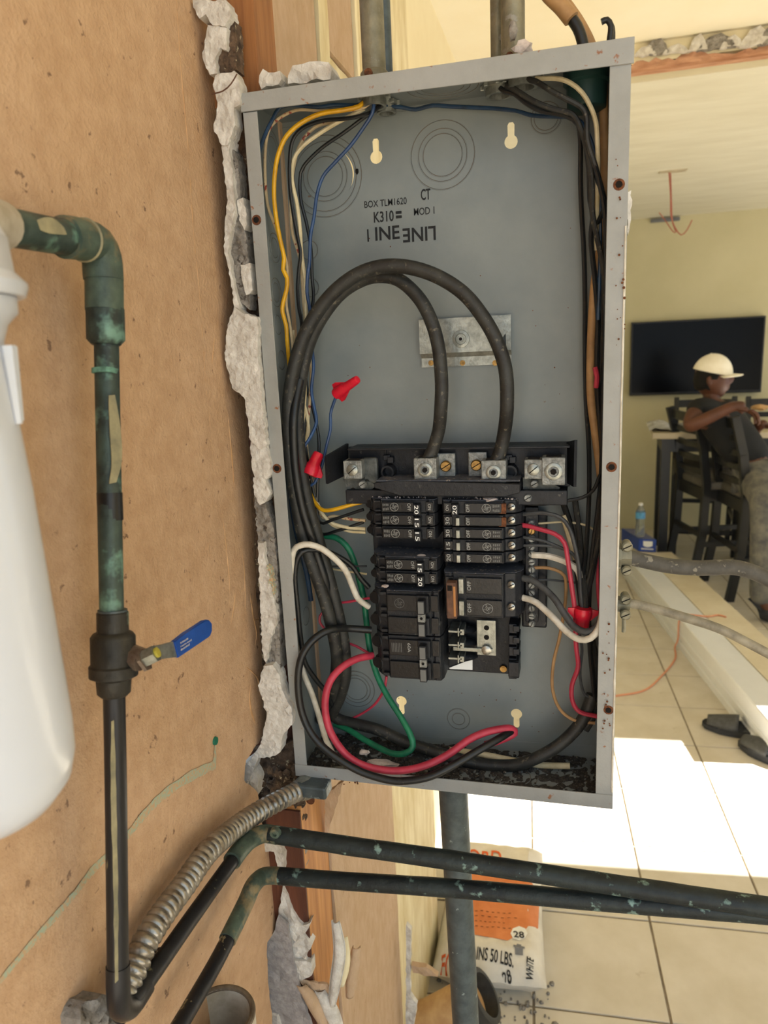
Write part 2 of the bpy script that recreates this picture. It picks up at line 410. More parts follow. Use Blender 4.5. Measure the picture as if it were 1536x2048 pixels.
# torn lower edge of the header
pts = []; rr = random.Random(5)
x = -.4
while x < 1.6:
    pts.append((x, CEILB + .018 + rr.uniform(-.004, .014) + .010 * noise.noise(Vector((x * 9, 0, 0))))); x += .02
poly = pts + [(1.6, CEILB - .006), (-.4, CEILB - .006)]
bm = B(); plate(bm, poly[::-1], [], 1, YH - .004, YH + .03, .02, .006, 40, seed=4); done('torn_wood', bm, 'header', hdo)
for k, (cxp, w_, h_) in enumerate([(1312, 42, 22), (1292, 40, 12), (1395, 30, 22), (1432, 60, 20), (1462, 36, 16), (1510, 50, 26), (1535, 30, 24), (1350, 40, 10)]):
    c = PY(cxp, 112 - (cxp - 1264) * .09, YH - .008); s = 2.85 / FPX
    pl = [(c.x - w_ * s / 2, c.z - .004), (c.x + w_ * s / 2, c.z - .006), (c.x + w_ * s * .35, c.z + h_ * s * .5), (c.x + w_ * s * .1, c.z + h_ * s), (c.x - w_ * s * .2, c.z + h_ * s * .8), (c.x - w_ * s * .4, c.z + h_ * s * .3)]
    bm = B(); plate(bm, jag(pl, .012, .003, rr), [], 1, YH - .022, YH - .006, .012, .006, 50, seed=k); done('torn_flake', bm, 'plaster' if k % 3 else 'mortar', hdo)
bm = B(); box(bm, (-.7, YB, -.05), (3.4, YB + .1, CEILB + .1)); tag(done('wall_back', bm, 'tvwall'), 'yellow green wall behind the television', 'wall', kind='structure')
DY0, DY1 = 1.47, 2.20  # unseen right wall, its gaps placed to shape the sun strip
for nm, a, b in (('wall_right', (3.0, -1.6, -.05), (3.1, DY0, CEILN + .1)), ('wall_right', (3.0, DY0, 2.12), (3.1, DY1, CEILN + .1)),
                 ('wall_right', (3.0, DY1, -.05), (3.1, 2.9, CEILN + .1)), ('wall_right', (3.0, 2.9, 2.2), (3.1, 4.9, 2.6)), ('wall_right', (3.0, 4.9, -.05), (3.1, 5.4, 2.6)), ('sun_block_slab', (3.1, 2.55, 2.3), (5.75, 5.6, 2.38))):  # last slab is unseen, added outside to block sun from the back room
    bm = B(); box(bm, a, b); tag(done(nm, bm, 'cream'), 'unseen cream wall with a doorway and sun slab at the right, shaped for the light', 'wall', kind='structure')
# cream wall far behind on the left
bm = B(); box(bm, (-.5, .86, -.05), (-.39, YB, CEILN + .1)); tag(done('wall_left_far', bm, 'cream'), 'cream side wall behind the box running away from the camera', 'wall', kind='structure')
# panels behind the box (wall that carried it)
wl = thing('wall_side', (XB, .4, 0), 'tan and cream boarded wall end behind the breaker box', 'wall'); wl['kind'] = 'structure'
rw = random.Random(11)
def sidepanel(name, y0, y1, z0, z1, mt, xf=XB, th=.016, seed=1, amp=.0008):
    pl = jag([(y0, z0), (y1, z0), (y1, z1), (y0, z1)], .03, .0012, random.Random(seed))
    bm = B(); plate(bm, pl, [], 0, xf, xf - th, .04, amp, 25, seed=seed); return done(name, bm, mt, wl)
sidepanel('drywall_panel', .088, .42, 0, 1.22, 'drywall', seed=1)
sidepanel('drywall_panel', .088, .232, 1.22, CEILN, 'drywall', seed=2)
sidepanel('stained_board', .424, .84, 0, CEILN, 'creamstain', XB - .008, seed=3)
sidepanel('cream_trim', .236, .275, 1.3, CEILN, 'creamstain', XB + .004, .02, seed=4)
sidepanel('paper_panel', .279, .40, PX(690, 140, XB).z, CEILN, 'drywall', XB + .001, seed=5)
sidepanel('cream_trim', .402, .414, 1.7, CEILN, 'cream', XB + .006, .02, seed=6)
sidepanel('drywall_panel', .279, .40, 1.22, PX(690, 143, XB).z, 'creamstain', XB - .004, seed=8)
bm = B(); box(bm, (-.5, .42, -.02), (-.33, .86, CEILN)); done('core', bm, 'drywall', wl)
bm = B(); box(bm, (-.5, .09, -.02), (-.345, .42, CEILN)); done('core', bm, 'drywall', wl)
# stud
st = thing('trim_1', (XB, .04, 0), 'bare wooden stud at the broken edge of the wall', 'stud'); st['kind'] = 'structure'
bm = B(); box(bm, (-.352, .004, -.02), (XB - .003, .086, .965), .001); done('stud_lower', bm, 'wood', st)
bm = B(); box(bm, (-.36, .032, 1.7525), (XB + .002, .086, CEILN), .001); done('stud_upper', bm, 'woodtop', st)
bm = B(); box(bm, (-.359, .0, -.02), (XB - .0035, .0035, .96), .0005); done('stud_shadow_face', bm, 'shadewood', st)  # thin dark sheet paints the shade on the stud's front face
bm = B(); box(bm, (-.40, .052, .99), (-.3185, .086, 1.76), .001); done('stud_middle', bm, 'shadewood', st)

# ------------------------------------------------ tan wall (left)
edge = [(384, -40), (384, 0), (396, 34), (412, 29), (418, 55), (404, 114), (415, 147), (430, 150), (425, 169), (435, 202), (427, 257), (443, 287), (448, 342),
        (454, 407), (449, 462), (453, 500), (462, 560), (469, 615), (455, 649), (449, 712), (464, 776), (489, 795), (494, 854), (506, 980), (513, 1078), (520, 1185),
        (527, 1332), (516, 1371), (533, 1420), (528, 1468), (490, 1520), (486, 1560), (513, 1585), (520, 1640), (543, 1695), (560, 1729), (566, 1772), (555, 1830),
        (546, 1867), (533, 1884), (532, 1901), (534, 1958), (542, 2030), (544, 2100)]
ep = []
for p in edge: q = PX(p[0], p[1], XW); ep.append((q.y, q.z))
ep = jag(ep, .006, .0012, random.Random(2), closed=False)
poly = [(-1.3, ep[0][1])] + ep + [(-1.3, ep[-1][1])]
bm = B(); rw = random.Random(9)
V, T = cdt(poly, [], .018, rw)
def seamz(y, z):   # low vertical ridge where boards meet, and gentle waviness
    yr = -.068
    return .0022 * math.exp(-((y - yr) / .006) ** 2) + (.0012 if y > yr else 0) + .0012 * noise.noise(Vector((y * 9, z * 4, 1))) - .004 * math.exp(-((y + .30) / .02) ** 2)
A = [bm.verts.new((XW + seamz(p[0], p[1]), p[0], p[1])) for p in V]; Bk = [bm.verts.new((XW - .014, p[0], p[1])) for p in V]
cnt = {}
for f in T:
    bm.faces.new([A[i] for i in f]); bm.faces.new([Bk[i] for i in reversed(f)])
    for i in range(3): cnt[(f[i], f[(i + 1) % 3])] = 1
for (a, b) in cnt:
    if (b, a) not in cnt: bm.faces.new((A[b], A[a], Bk[a], Bk[b]))
wt = tag(done('wall_left', bm, 'tan', None, True), 'tan painted plaster wall with a torn white edge at the left', 'wall', kind='structure')
# upper/lower continuation outside the frame and thick backing
bm = B(); box(bm, (XW - .03, -1.3, ep[0][1]), (XW, -.02, CEILN)); box(bm, (XW - .03, -1.3, -.05), (XW, -.02, ep[-1][1])); done('wall_rest', bm, 'tan', wt)
bm = B(); box(bm, (XW - .12, -4.2, -.05), (XW - .03, -.03, CEILN)); box(bm, (XW - .03, -4.2, -.05), (XW, -1.3, CEILN)); done('backing', bm, 'mortar', wt)
# paint ridges near the torn edge
rg = random.Random(21)
for k, (pts, r) in enumerate([
    ([(498, 1180), (505, 1230), (512, 1265), (510, 1290)], .0016), ([(470, 1160), (468, 1200), (462, 1240), (455, 1280)], .0014), ([(500, 1370), (498, 1400), (503, 1430), (511, 1450)], .0018),
    ([(412, 160), (408, 200), (402, 250), (398, 300), (386, 330), (384, 380)], .0009), ([(430, 260), (428, 310), (420, 350), (418, 390), (410, 430)], .0009), ([(352, 0), (362, 150), (375, 300), (384, 450), (398, 600), (410, 760), (425, 900)], .0014),
    ([(430, 640), (425, 700), (420, 760)], .0012), ([(455, 830), (462, 900), (468, 980)], .0012), ([(480, 1080), (488, 1150), (490, 1240)], .0012), ([(440, 1000), (452, 1100), (458, 1180), (455, 1260)], .0013), ([(505, 1180), (517, 1195), (520, 1225), (512, 1240), (503, 1222), (505, 1180)], .0012), ([(485, 1330), (505, 1345), (515, 1360), (520, 1395)], .0012)]):
    path = smoothpath([PX(a, b, XW + .0006) for a, b in pts], .004); bm = B()
    tube(bm, path, lambda t, r=r: r * (.35 + .65 * math.sin(math.pi * min(max(t, .02), .98))), 6, True, .5); done('paint_ridge', bm, 'seam', wt, True)
# chalk streak and green plug
def ribbon(name, pix, w0, w1, mt, lift, parent):
    pth = smoothpath([PX(a, b, XW + lift) for a, b in pix], .006); bm = B(); L_, R_ = [], []
    n = len(pth)
    for i, p in enumerate(pth):
        t = (pth[min(i + 1, n - 1)] - pth[max(i - 1, 0)]).normalized(); s = Vector((1, 0, 0)).cross(t).normalized()
        w = (w0 + (w1 - w0) * i / n) * (1 + .5 * noise.noise(p * 120))
        off = seamz(p.y, p.z); q = p + Vector((off, 0, 0))
        L_.append(bm.verts.new(q + s * w)); R_.append(bm.verts.new(q - s * w))
    for i in range(n - 1): bm.faces.new((L_[i], L_[i + 1], R_[i + 1], R_[i]))
    return done(name, bm, mt, parent)
ribbon('chalk_streak', [(-10, 1975), (60, 1890), (140, 1800), (200, 1735), (255, 1670), (310, 1605), (370, 1560), (428, 1530)], .0022, .0055, 'streak', .0006, wt)
ribbon('chalk_streak', [(431, 1490), (430, 1515), (428, 1540)], .0015, .005, 'streak', .0008, wt)
bm = B(); c = PX(433, 1482, XW + .002); cyl(bm, c - Vector((.004, 0, 0)), c, .0048, .0042, 16); done('green_plug', bm, 'green', wt)
# torn white plaster along the edge : separate chunks
chunks = [
 ('plaster_chunk', [(386, 0), (452, 0), (462, 30), (450, 52), (425, 50), (412, 29), (398, 36), (386, 14)], 'plaster', .0, 3),
 ('plaster_chunk', [(416, 50), (434, 50), (455, 56), (452, 100), (440, 95), (430, 118), (436, 148), (420, 150), (404, 114)], 'plaster', .002, 4),
 ('mortar_chunk', [(424, 54), (468, 40), (474, 140), (440, 150), (434, 100), (418, 92)], 'rubble', .008, 5),
 ('plaster_chunk', [(430, 150), (468, 141), (479, 168), (480, 210), (467, 215), (470, 250), (455, 290), (443, 290), (427, 257), (436, 205), (425, 169)], 'plaster', -.004, 6),
 ('plaster_chunk', [(443, 287), (462, 280), (458, 300), (466, 345), (470, 420), (456, 500), (470, 580), (484, 640), (470, 640), (462, 560), (449, 500), (449, 462), (454, 407), (448, 342)], 'plaster', -.001, 7),
 ('mortar_chunk', [(462, 290), (476, 320), (482, 410), (492, 470), (500, 560), (498, 620), (478, 600), (462, 500), (455, 450), (468, 420), (458, 330)], 'mortar', .006, 8),
 ('plaster_chunk', [(474, 400), (486, 395), (494, 450), (488, 460), (478, 440)], 'plaster', .003, 71),
 ('plaster_chunk', [(482, 530), (500, 526), (504, 580), (492, 590), (484, 560)], 'plaster', .003, 72),
 ('plaster_chunk', [(469, 615), (490, 628), (513, 634), (517, 655), (515, 700), (528, 840), (534, 890), (520, 900), (500, 880), (489, 795), (464, 776), (449, 712), (455, 649)], 'plaster', -.006, 9),
 ('plaster_chunk', [(500, 870), (530, 868), (540, 920), (541, 950), (535, 958), (510, 955), (504, 940)], 'plaster', -.003, 10),
 ('plaster_chunk', [(506, 955), (530, 955), (541, 985), (530, 1005), (520, 1010), (508, 990)], 'plaster', -.003, 12),
 ('mortar_chunk', [(508, 990), (530, 1005), (548, 1060), (552, 1110), (556, 1180), (560, 1300), (562, 1340), (540, 1330), (524, 1200), (516, 1090)], 'mortar', .003, 13),
 ('plaster_chunk', [(516, 1085), (528, 1085), (530, 1120), (538, 1150), (554, 1230), (552, 1250), (540, 1280), (532, 1330), (524, 1300), (519, 1180)], 'plaster', -.003, 14),
 ('green_flake', [(534, 1130), (544, 1140), (548, 1190), (540, 1195), (536, 1160)], 'streak', -.003, 15),
 ('plaster_chunk', [(527, 1332), (545, 1330), (558, 1350), (566, 1385), (584, 1420), (584, 1450), (566, 1470), (560, 1505), (540, 1515), (516, 1515), (508, 1540), (484, 1590), (474, 1560), (484, 1530), (502, 1520), (524, 1480), (533, 1430), (516, 1371)], 'plaster', -.008, 16),
 ('plaster_chunk', [(476, 1530), (500, 1530), (516, 1560), (516, 1590), (500, 1585), (482, 1570)], 'plaster', -.004, 161),
]
for nm, px_, mt_, dy, sd_ in chunks:
    o = slab(nm, px_, 1, dy - .002, .018, mt_, wt, .0032, .0016 if mt_ == 'plaster' else .003, 190, sd_, .0009)
bm = B(); tube(bm, smoothpath([PY(*p) for p in ((474, 148, -.012), (462, 168, -.016), (446, 182, -.016), (424, 188, -.01))], .004), .0007, 5); done('bent_nail_wire', bm, 'tie', wt, True)
# rubble in the hole under the box corner
rub = B(); r_ = random.Random(31)
for k in range(70):
    c = PY(r_.uniform(520, 612), r_.uniform(1535, 1660), r_.uniform(.008, .028)); c.x = min(c.x, -.318)
    if PR(c)[0] < 512: continue
    rock(rub, c, r_.uniform(.003, .009), r_)
ro = done('rubble', rub, 'rubble', wt); ro['kind'] = 'stuff'
slab('mortar_backing', [(505, 1500), (600, 1480), (604, 1680), (560, 1700), (515, 1640)], 1, .028, .01, 'rubble', wt, .006, .004, 90, 40)
slab('mortar_backing', [(470, 180), (485, 180), (560, 1120), (560, 1500), (530, 1500), (500, 900)], 1, .03, .01, 'rubble', wt, .008, .003, 90, 41)
# lower torn plaster, grey paper, curls
slab('plaster_chunk', [(488, 1690), (520, 1685), (560, 1690), (568, 1712), (566, 1745), (556, 1735), (548, 1704), (510, 1702)], 1, -.010, .012, 'plaster', wt, .005, .002, 120, 43)
slab('plaster_chunk', [(566, 1772), (577, 1800), (590, 1830), (606, 1850), (621, 1845), (608, 1870), (624, 1890), (612, 1915), (622, 1945), (605, 1960), (590, 1930), (578, 1890), (562, 1850), (556, 1830)], 1, -.004, .014, 'plaster', wt, .005, .003, 120, 44)
slab('plaster_chunk', [(586, 1920), (622, 1925), (624, 1950), (598, 1962)], 1, -.007, .014, 'plaster', wt, .005, .003, 120, 441)
slab('grey_paper_flap', [(556, 1832), (575, 1850), (582, 1890), (592, 1940), (606, 2000), (625, 2060), (545, 2070), (537, 1960), (532, 1890), (546, 1867)], 1, -.010, .004, 'greypaper', wt, .007, .0035, 60, 45)
slab('plaster_chunk', [(538, 2025), (556, 2030), (566, 2070), (540, 2075)], 1, -.012, .006, 'plaster', wt, .005, .002, 100, 46)
slab('torn_board', [(610, 1700), (570, 1700), (567, 1735), (612, 1740)], 1, .006, .01, 'mortar', wt, .006, .003, 90, 47)
def curl(pix, y, depth, r0, mt, turns=.7, seed=1, label=None):
    """a curled strip of torn paper that follows a line seen in the photo"""
    path = smoothpath([PY(a, b, y) for a, b in pix], .006); bm = B(); n = len(path); K = 10; rows = []
    for i, p in enumerate(path):
        t = i / (n - 1); w = r0 * (.45 + .9 * math.sin(math.pi * (.15 + .75 * t))); row = []
        for k in range(K + 1):
            a = math.pi * (1.1 - turns * 2 * k / K)
            row.append(bm.verts.new(p + Vector((math.cos(a) * w, -abs(math.sin(a)) * w * depth, .12 * w * noise.noise(p * 90 + Vector((k, seed, 0)))))))
        rows.append(row)
    for i in range(n - 1):
        for k in range(K): bm.faces.new((rows[i][k], rows[i][k + 1], rows[i + 1][k + 1], rows[i + 1][k]))
    o = done('torn_paper_curl', bm, mt, wl, True); sm = o.modifiers.new('s', 'SOLIDIFY'); sm.thickness = .0012; return o
curl([(672, 1840), (680, 1900), (672, 1960), (664, 2010)], -.004, 1.2, .0055, 'plaster', .6, 2)
curl([(714, 1890), (708, 1930), (700, 1990)], .03, 1.2, .006, 'drywall', .7, 3)
curl([(690, 1870), (692, 1920), (684, 1970)], .012, 1.0, .005, 'creamstain', .5, 4)
curl([(602, 1965), (625, 1995), (650, 2050)], -.006, 1.0, .008, 'drywall', .6, 5)
curl([(640, 1975), (660, 2010), (680, 2060)], .0, 1.0, .008, 'plaster', .6, 6)
slab('torn_paper', [(600, 1960), (655, 1968), (668, 1985), (650, 2010), (625, 2000)], 1, -.004, .002, 'drywall', wl, .006, .004, 70, 48)
slab('torn_board', [(648, 1590), (688, 1562), (660, 1650), (652, 1700)], 1, .07, .008, 'drywall', wl, .006, .002, 70, 49)
for k, pp in enumerate([[(812, 1850), (822, 1860), (820, 1990), (834, 2010), (826, 2060), (812, 2060)], [(822, 1930), (852, 1935), (876, 1952), (850, 1952), (826, 1945)]]):
    slab('torn_drywall_edge', pp, 1, .40, .01, 'plaster' if k == 0 else 'drywall', wl, .01, .004, 60, 50 + k)
# lumps of plaster on top of the box (top left)
def lumps(label, pix, y, mt, th, sd_): return tag(slab('plaster_lump', pix, 1, y, th, mt, None, .006, .004, 90, sd_, .002), label, 'plaster')
lumps('small pale plaster lump on top left corner of the box', [(518, 150), (524, 136), (536, 144), (560, 142), (562, 158), (556, 168), (522, 178)], .012, 'plaster', .03, 60)
lumps('wide rough plaster lump on the box beside the corner lump', [(576, 152), (586, 132), (620, 124), (655, 122), (664, 140), (660, 158), (576, 168)], .02, 'plaster', .03, 61)

# ================================================================ BREAKER BOX
bx0, bx1, bz1 = -.3142, .0478, 1.7514; bz0 = bz1 - .7414; DB = .095; TH = .0015
en = thing('breaker_box', (-.13, .05, bz0), 'open grey steel breaker box with the cover removed', 'breaker box')
# keyholes
def keyhole(px, py, r=.0068, up=True):
    c = PY(px, py, DB); s = 1 if up else -1; out = []
    for k in range(15):
        a = math.radians(30 + 300 * k / 14)
        out.append((c.x + r * math.sin(a), c.z + s * r * math.cos(a) - s * .004))
    out = [(c.x + r * .5 * q, c.z + s * z) for q, z in ()] + out
    top = [(c.x - .0036, c.z + s * .012), (c.x - .002, c.z + s * .0145), (c.x + .002, c.z + s * .0145), (c.x + .0036, c.z + s * .012)]
    return out + top
holes = [keyhole(752, 306), keyhole(1022, 275), keyhole(803, 1408, up=False), keyhole(1033, 1434, up=False)]
c = PY(650, 353, DB); cres = []
for k in range(13):
    a = math.radians(-32 + 76 * k / 12); cres.append((c.x + .0315 * math.cos(a), c.z + .0315 * math.sin(a)))
for k in range(13):
    a = math.radians(44 - 76 * k / 12); cres.append((c.x + (.0315 + .0016 * math.sin(math.pi * k / 12) + .0002) * math.cos(a), c.z + .0315 * math.sin(a) + .0001))
holes.append(cres)
bm = B(); plate(bm, [(bx0, bz0), (bx1, bz0), (bx1, bz1), (bx0, bz1)], holes, 1, DB, DB + TH, 0); done('back_plate', bm, 'box', en)
for a, b, nm in (((bx0, 0, bz0), (bx0 + TH, DB, bz1), 'side_panel'), ((bx1 - TH, 0, bz0), (bx1, DB, bz1), 'side_panel'), ((bx0, 0, bz1 - TH), (bx1, DB, bz1), 'top_panel'), ((bx0, 0, bz0), (bx1, DB, bz0 + TH), 'bottom_panel')):
    bm = B(); box(bm, a, b); done(nm, bm, 'box', en)
fw = .0145
def flange(poly, y0=0, y1=.0016, mt='boxedge'):
    bm = B(); prism(bm, poly, 1, y0, y1); bmesh.ops.bevel(bm, geom=bm.edges[:], offset=.0003, segments=1, affect='EDGES'); return done('flange', bm, mt, en)
flange([(bx0, bz0 + .006), (bx0 + .0148, bz0 + .006), (bx0 + .0148, bz1 - .017), (bx0, bz1 - .017)], -.0003, .0013, 'boxedge')
flange([(bx1 - .0178, bz0 + .016), (bx1, bz0 + .016), (bx1, bz1 - .019), (bx1 - .0178, bz1 - .019)], -.0003, .0013)
flange([(bx0 - .001, bz1 - .0165), (bx1 + .002, bz1 - .0205), (bx1 + .002, bz1), (bx0 - .001, bz1)], -.0022, -.0006)
flange([(bx0, bz0), (bx1, bz0), (bx1, bz0 + .0165), (bx0, bz0 + .0150)], -.0015, 0)
# bead of white paint along the right rim
bm = B(); pth = [Vector((bx1 - .0012 + .0012 * noise.noise(Vector((0, 0, z * .08))), -.0006, bz0 + .02 + z * .006)) for z in range(0, 96)]
tube(bm, pth, lambda t: .0008 + .0008 * abs(noise.noise(Vector((t * 25, 3, 0)))), 6); done('paint_bead', bm, 'wht', en, True)
for (px, py, z0, z1) in ((1252, 440, .02, .1),):
    pass
slab('plaster_smear', [(1255, 385), (1263, 380), (1262, 440), (1256, 470), (1252, 430)], 1, .004, .006, 'plaster', en, .004, .001)
# screw holes with rust on flanges
for px, py in ((1238, 369), (1223, 934), (554, 937), (513, 440), (1217, 1420)):
    c = PY(px, py, -.0004)
    bm = B(); lathe(bm, c + Vector((0, .001, 0)), (0, -1, 0), [(0, .0055), (.0012, .005), (.0014, .0028)], 16, False); done('screw_hole_rim', bm, 'rust', en)
    bm = B(); cyl(bm, c + Vector((0, .0005, 0)), c + Vector((0, -.0013, 0)), .0029, seg=14); done('screw_hole', bm, 'hole', en)
rs = random.Random(5); bm = B()
for k in range(60):
    if k % 3 == 0: px = rs.uniform(1205, 1220); py = rs.uniform(1240, 1460)
    elif k % 3 == 1: px = rs.uniform(1232, 1250); py = rs.uniform(300, 700)
    else: px = rs.uniform(600, 720); py = 1556 + (px - 600) * .1 + rs.uniform(-5, 4)
    c = PY(px, py, -.0022); lathe(bm, c, (0, -1, 0), [(0, rs.uniform(.0004, .0014)), (.0002, .0003)], 7)
done('rust_spots', bm, 'rust', en)['kind'] = 'stuff'
# knockouts
def ko(c, axis, radii):
    bm = B()
    for r in radii: ringo(bm, c, axis, r, .00045)
    o = done('knockout', bm, 'box', en, True)
    bm = B()
    for r in radii: ringo(bm, Vector(c), axis, r - .0008, .0003)
    done('knockout_gap', bm, 'gap', o, True)
for px, py, rad in ((650, 353, (.0425, .0365, .026, .021)), (885, 310, (.0345, .0265, .0215)), (1092, 235, (.0155, .0125)), (917, 1438, (.0145, .0085)), (712, 1378, (.025, .0195, .0155)),
                    (618, 500, (.011,)), (620, 575, (.011,)), (622, 640, (.0125, .009))):
    ko(PY(px, py, DB - .0001), (0, -1, 0), rad)
for px, py, rad in ((549, 496, (.016, .011)), (552, 585, (.016, .011)), (556, 650, (.011,)), (563, 720, (.011,)), (612, 1232, (.012,)), (545, 300, (.02, .014))):
    q = PX(px, py, bx0 + TH); q.y = max(q.y, .035); ko(q + Vector((.0001, 0, 0)), (1, 0, 0), rad)
q = PZ(882, 168, bz1 - TH); q.y = .05; ko(q, (0, 0, -1), (.036, .028, .022))
q = PZ(830, 1540, bz0 + .0016); ko(Vector((-.06, .04, bz0 + .0018)), (0, 0, 1), (.028, .02))
bm = B(); c = PY(714, 342, DB - .001); rock(bm, c, .0028, rs); done('weld_bump', bm, 'hole', en)
bm = B(); c = PY(823, 200, DB - .003); cyl(bm, c - Vector((.005, 0, 0)), c + Vector((.004, 0, 0)), .0024, seg=8); done('rust_stud', bm, 'rust', en)
# embossed seam lines near top & bottom of back plate
for (a, b) in (((520, 262), (870, 214)), ((600, 1458), (1195, 1492))):
    bm = B(); A_, B_ = PY(*a, DB - .0002), PY(*b, DB - .0002); A_.x = max(A_.x, bx0 + .003); tube(bm, [A_, B_], .0004, 5); done('seam', bm, 'box', en)
rs = random.Random(8); bm = B()
for k in range(46):
    px, py = rs.uniform(690, 1150), rs.choice([rs.uniform(430, 850), rs.uniform(1370, 1470)])
    c = PY(px, py, DB - .0001); lathe(bm, c, (0, -1, 0), [(0, rs.uniform(.0003, .0008)), (.0002, .0002)], 7)
done('paint_flecks', bm, 'rust', en)['kind'] = 'stuff'
# stencil
X_, Z_ = (1, 0, 0), (0, 0, 1); nX, nZ = (-1, 0, 0), (0, 0, -1)
def st_(s, px, py, h, w, name='stencil_lettering'):
    return text(s, 'ink', en, PY(px, py, DB - .0004), X_, Z_, h, name, width=w, bold=.008 if h < .008 else .018)
st_('BOX TLM1620', 729, 416, .0068, .0475); st_('CT', 842, 400, .0105, .0105); st_('K310', 748, 445, .0105, .0225); st_('MOD 1', 828, 431, .0072, .0225)
st_('I', 735, 483, .0125, .0018); st_('INE', 751, 481, .0135, .0275)
text('LINE', 'ink', en, PY(871, 452, DB - .0004), nX, nZ, .0140, 'stencil_lettering', width=.0365, bold=.018)
bm = B()
for dz in (0, .0045):
    c = PY(792, 437, DB - .0004); box(bm, (c.x, DB - .0008, c.z + dz), (c.x + .0065, DB - .0002, c.z + dz + .0028), .0004)
done('stencil_mark', bm, 'ink', en)
# small galvanised bracket in the middle
br = [PY(838, 640, DB - .004), PY(1022, 629, DB - .004), PY(1020, 738, DB - .004), PY(846, 735, DB - .004)]
bp0 = thing('mounting_bracket', PY(930, 700, DB - .002), 'galvanised mounting bracket fixed to the middle of the back plate', 'bracket')
hole1 = [(PY(1003, 682, DB).x + .0032 * math.cos(a * .7), PY(1003, 682, DB).z + .0032 * math.sin(a * .7)) for a in range(9)]
P1_ = [(br[0].x, br[0].z), (br[1].x, br[1].z), (br[1].x, PY(1020, 700, DB).z), (br[0].x, PY(842, 708, DB).z)]
c1 = PY(1003, 684, DB)
notch = [(c1.x - .004, c1.z - .003), (c1.x + .0055, c1.z - .003), (c1.x + .005, c1.z + .009)]
bm = B(); plate(bm, P1_[::-1], [notch], 1, DB - .006, DB - .0045, 0); done('bracket_plate', bm, 'galv', bp0)
z7, zb_ = PY(842, 708, DB).z, PY(846, 735, DB).z
bm = B(); prism(bm, [(DB - .006, z7 + .001), (DB - .0045, z7 + .001), (DB - .001, z7 - .004), (DB - .001, zb_), (DB - .0025, zb_), (DB - .0025, z7 - .005)], 0, br[0].x + .001, br[1].x); done('bracket_foot', bm, 'galv', bp0)
c = PY(922, 678, DB - .006); bm = B(); lathe(bm, c, (0, -1, 0), [(0, .0095), (.0015, .0092), (.0018, .006), (.0008, .0055), (.0008, .0032), (.003, .003)], 24); done('boss', bm, 'galv', bp0, True)
bm = B(); cyl(bm, c + Vector((0, -.001, 0)), c + Vector((0, -.0035, 0)), .0018, seg=12); done('hole', bm, 'hole', bp0)
for px in (925, 862, 990):
    c = PY(px, 726, DB - .003); bm = B(); lathe(bm, c + Vector((0, .001, 0)), (0, -1, 0), [(0, .0032), (.0015, .003), (.0015, .001)], 12); done('bracket_screw', bm, 'brass', bp0)
c = PY(1003, 684, DB - .0065); bm = B(); cyl(bm, c + Vector((0, .001, 0)), c - Vector((0, .001, 0)), .0034, seg=12); done('hole', bm, 'rust', bp0)

# ================================================================ INTERIOR ASSEMBLY
ia = thing('bus_assembly', PY(900, 1340, .08), 'black bus bar assembly across the box with cable lugs', 'bus bar')
zt = PY(900, 890, .07).z; zl = PY(900, 965, .07).z
xl, xr = PY(697, 890, .067).x, PY(1140, 890, .06).x
bm = B(); box(bm, (xl, .066, zl - .004), (xr, .070, zt), .0008)
for px in (770, 845, 975, 1062): c = PY(px, 890, .065).x; box(bm, (c, .0645, zl), (c + .001, .067, zt - .002))
done('cross_tray', bm, 'bus', ia)
bm = B(); box(bm, (xl, .045, zl - .02), (xr - .002, .088, zl - .004), .001); box(bm, (xl + .004, .05, zt - .0022), (xr, .088, zt), .0006); done('tray_ledge', bm, 'bus', ia)
# wings
def quad(name, pts4, th, mt, par):
    bm = B(); vs = [bm.verts.new(p) for p in pts4]; f = bm.faces.new(vs); n = (pts4[1] - pts4[0]).cross(pts4[2] - pts4[0]).normalized() * th
    r = bmesh.ops.extrude_face_region(bm, geom=[f]); bmesh.ops.translate(bm, vec=n, verts=[v for v in r['geom'] if isinstance(v, bmesh.types.BMVert)])
    return done(name, bm, mt, par)
quad('wing', [PY(653, 913, .028), PY(697, 887, .068), PY(697, 948, .068), PY(656, 968, .028)], .003, 'bus', ia)
quad('wing', [PY(1133, 884, .068), PY(1149, 880, .040), PY(1147, 974, .040), PY(1133, 966, .068)], .003, 'bus', ia)
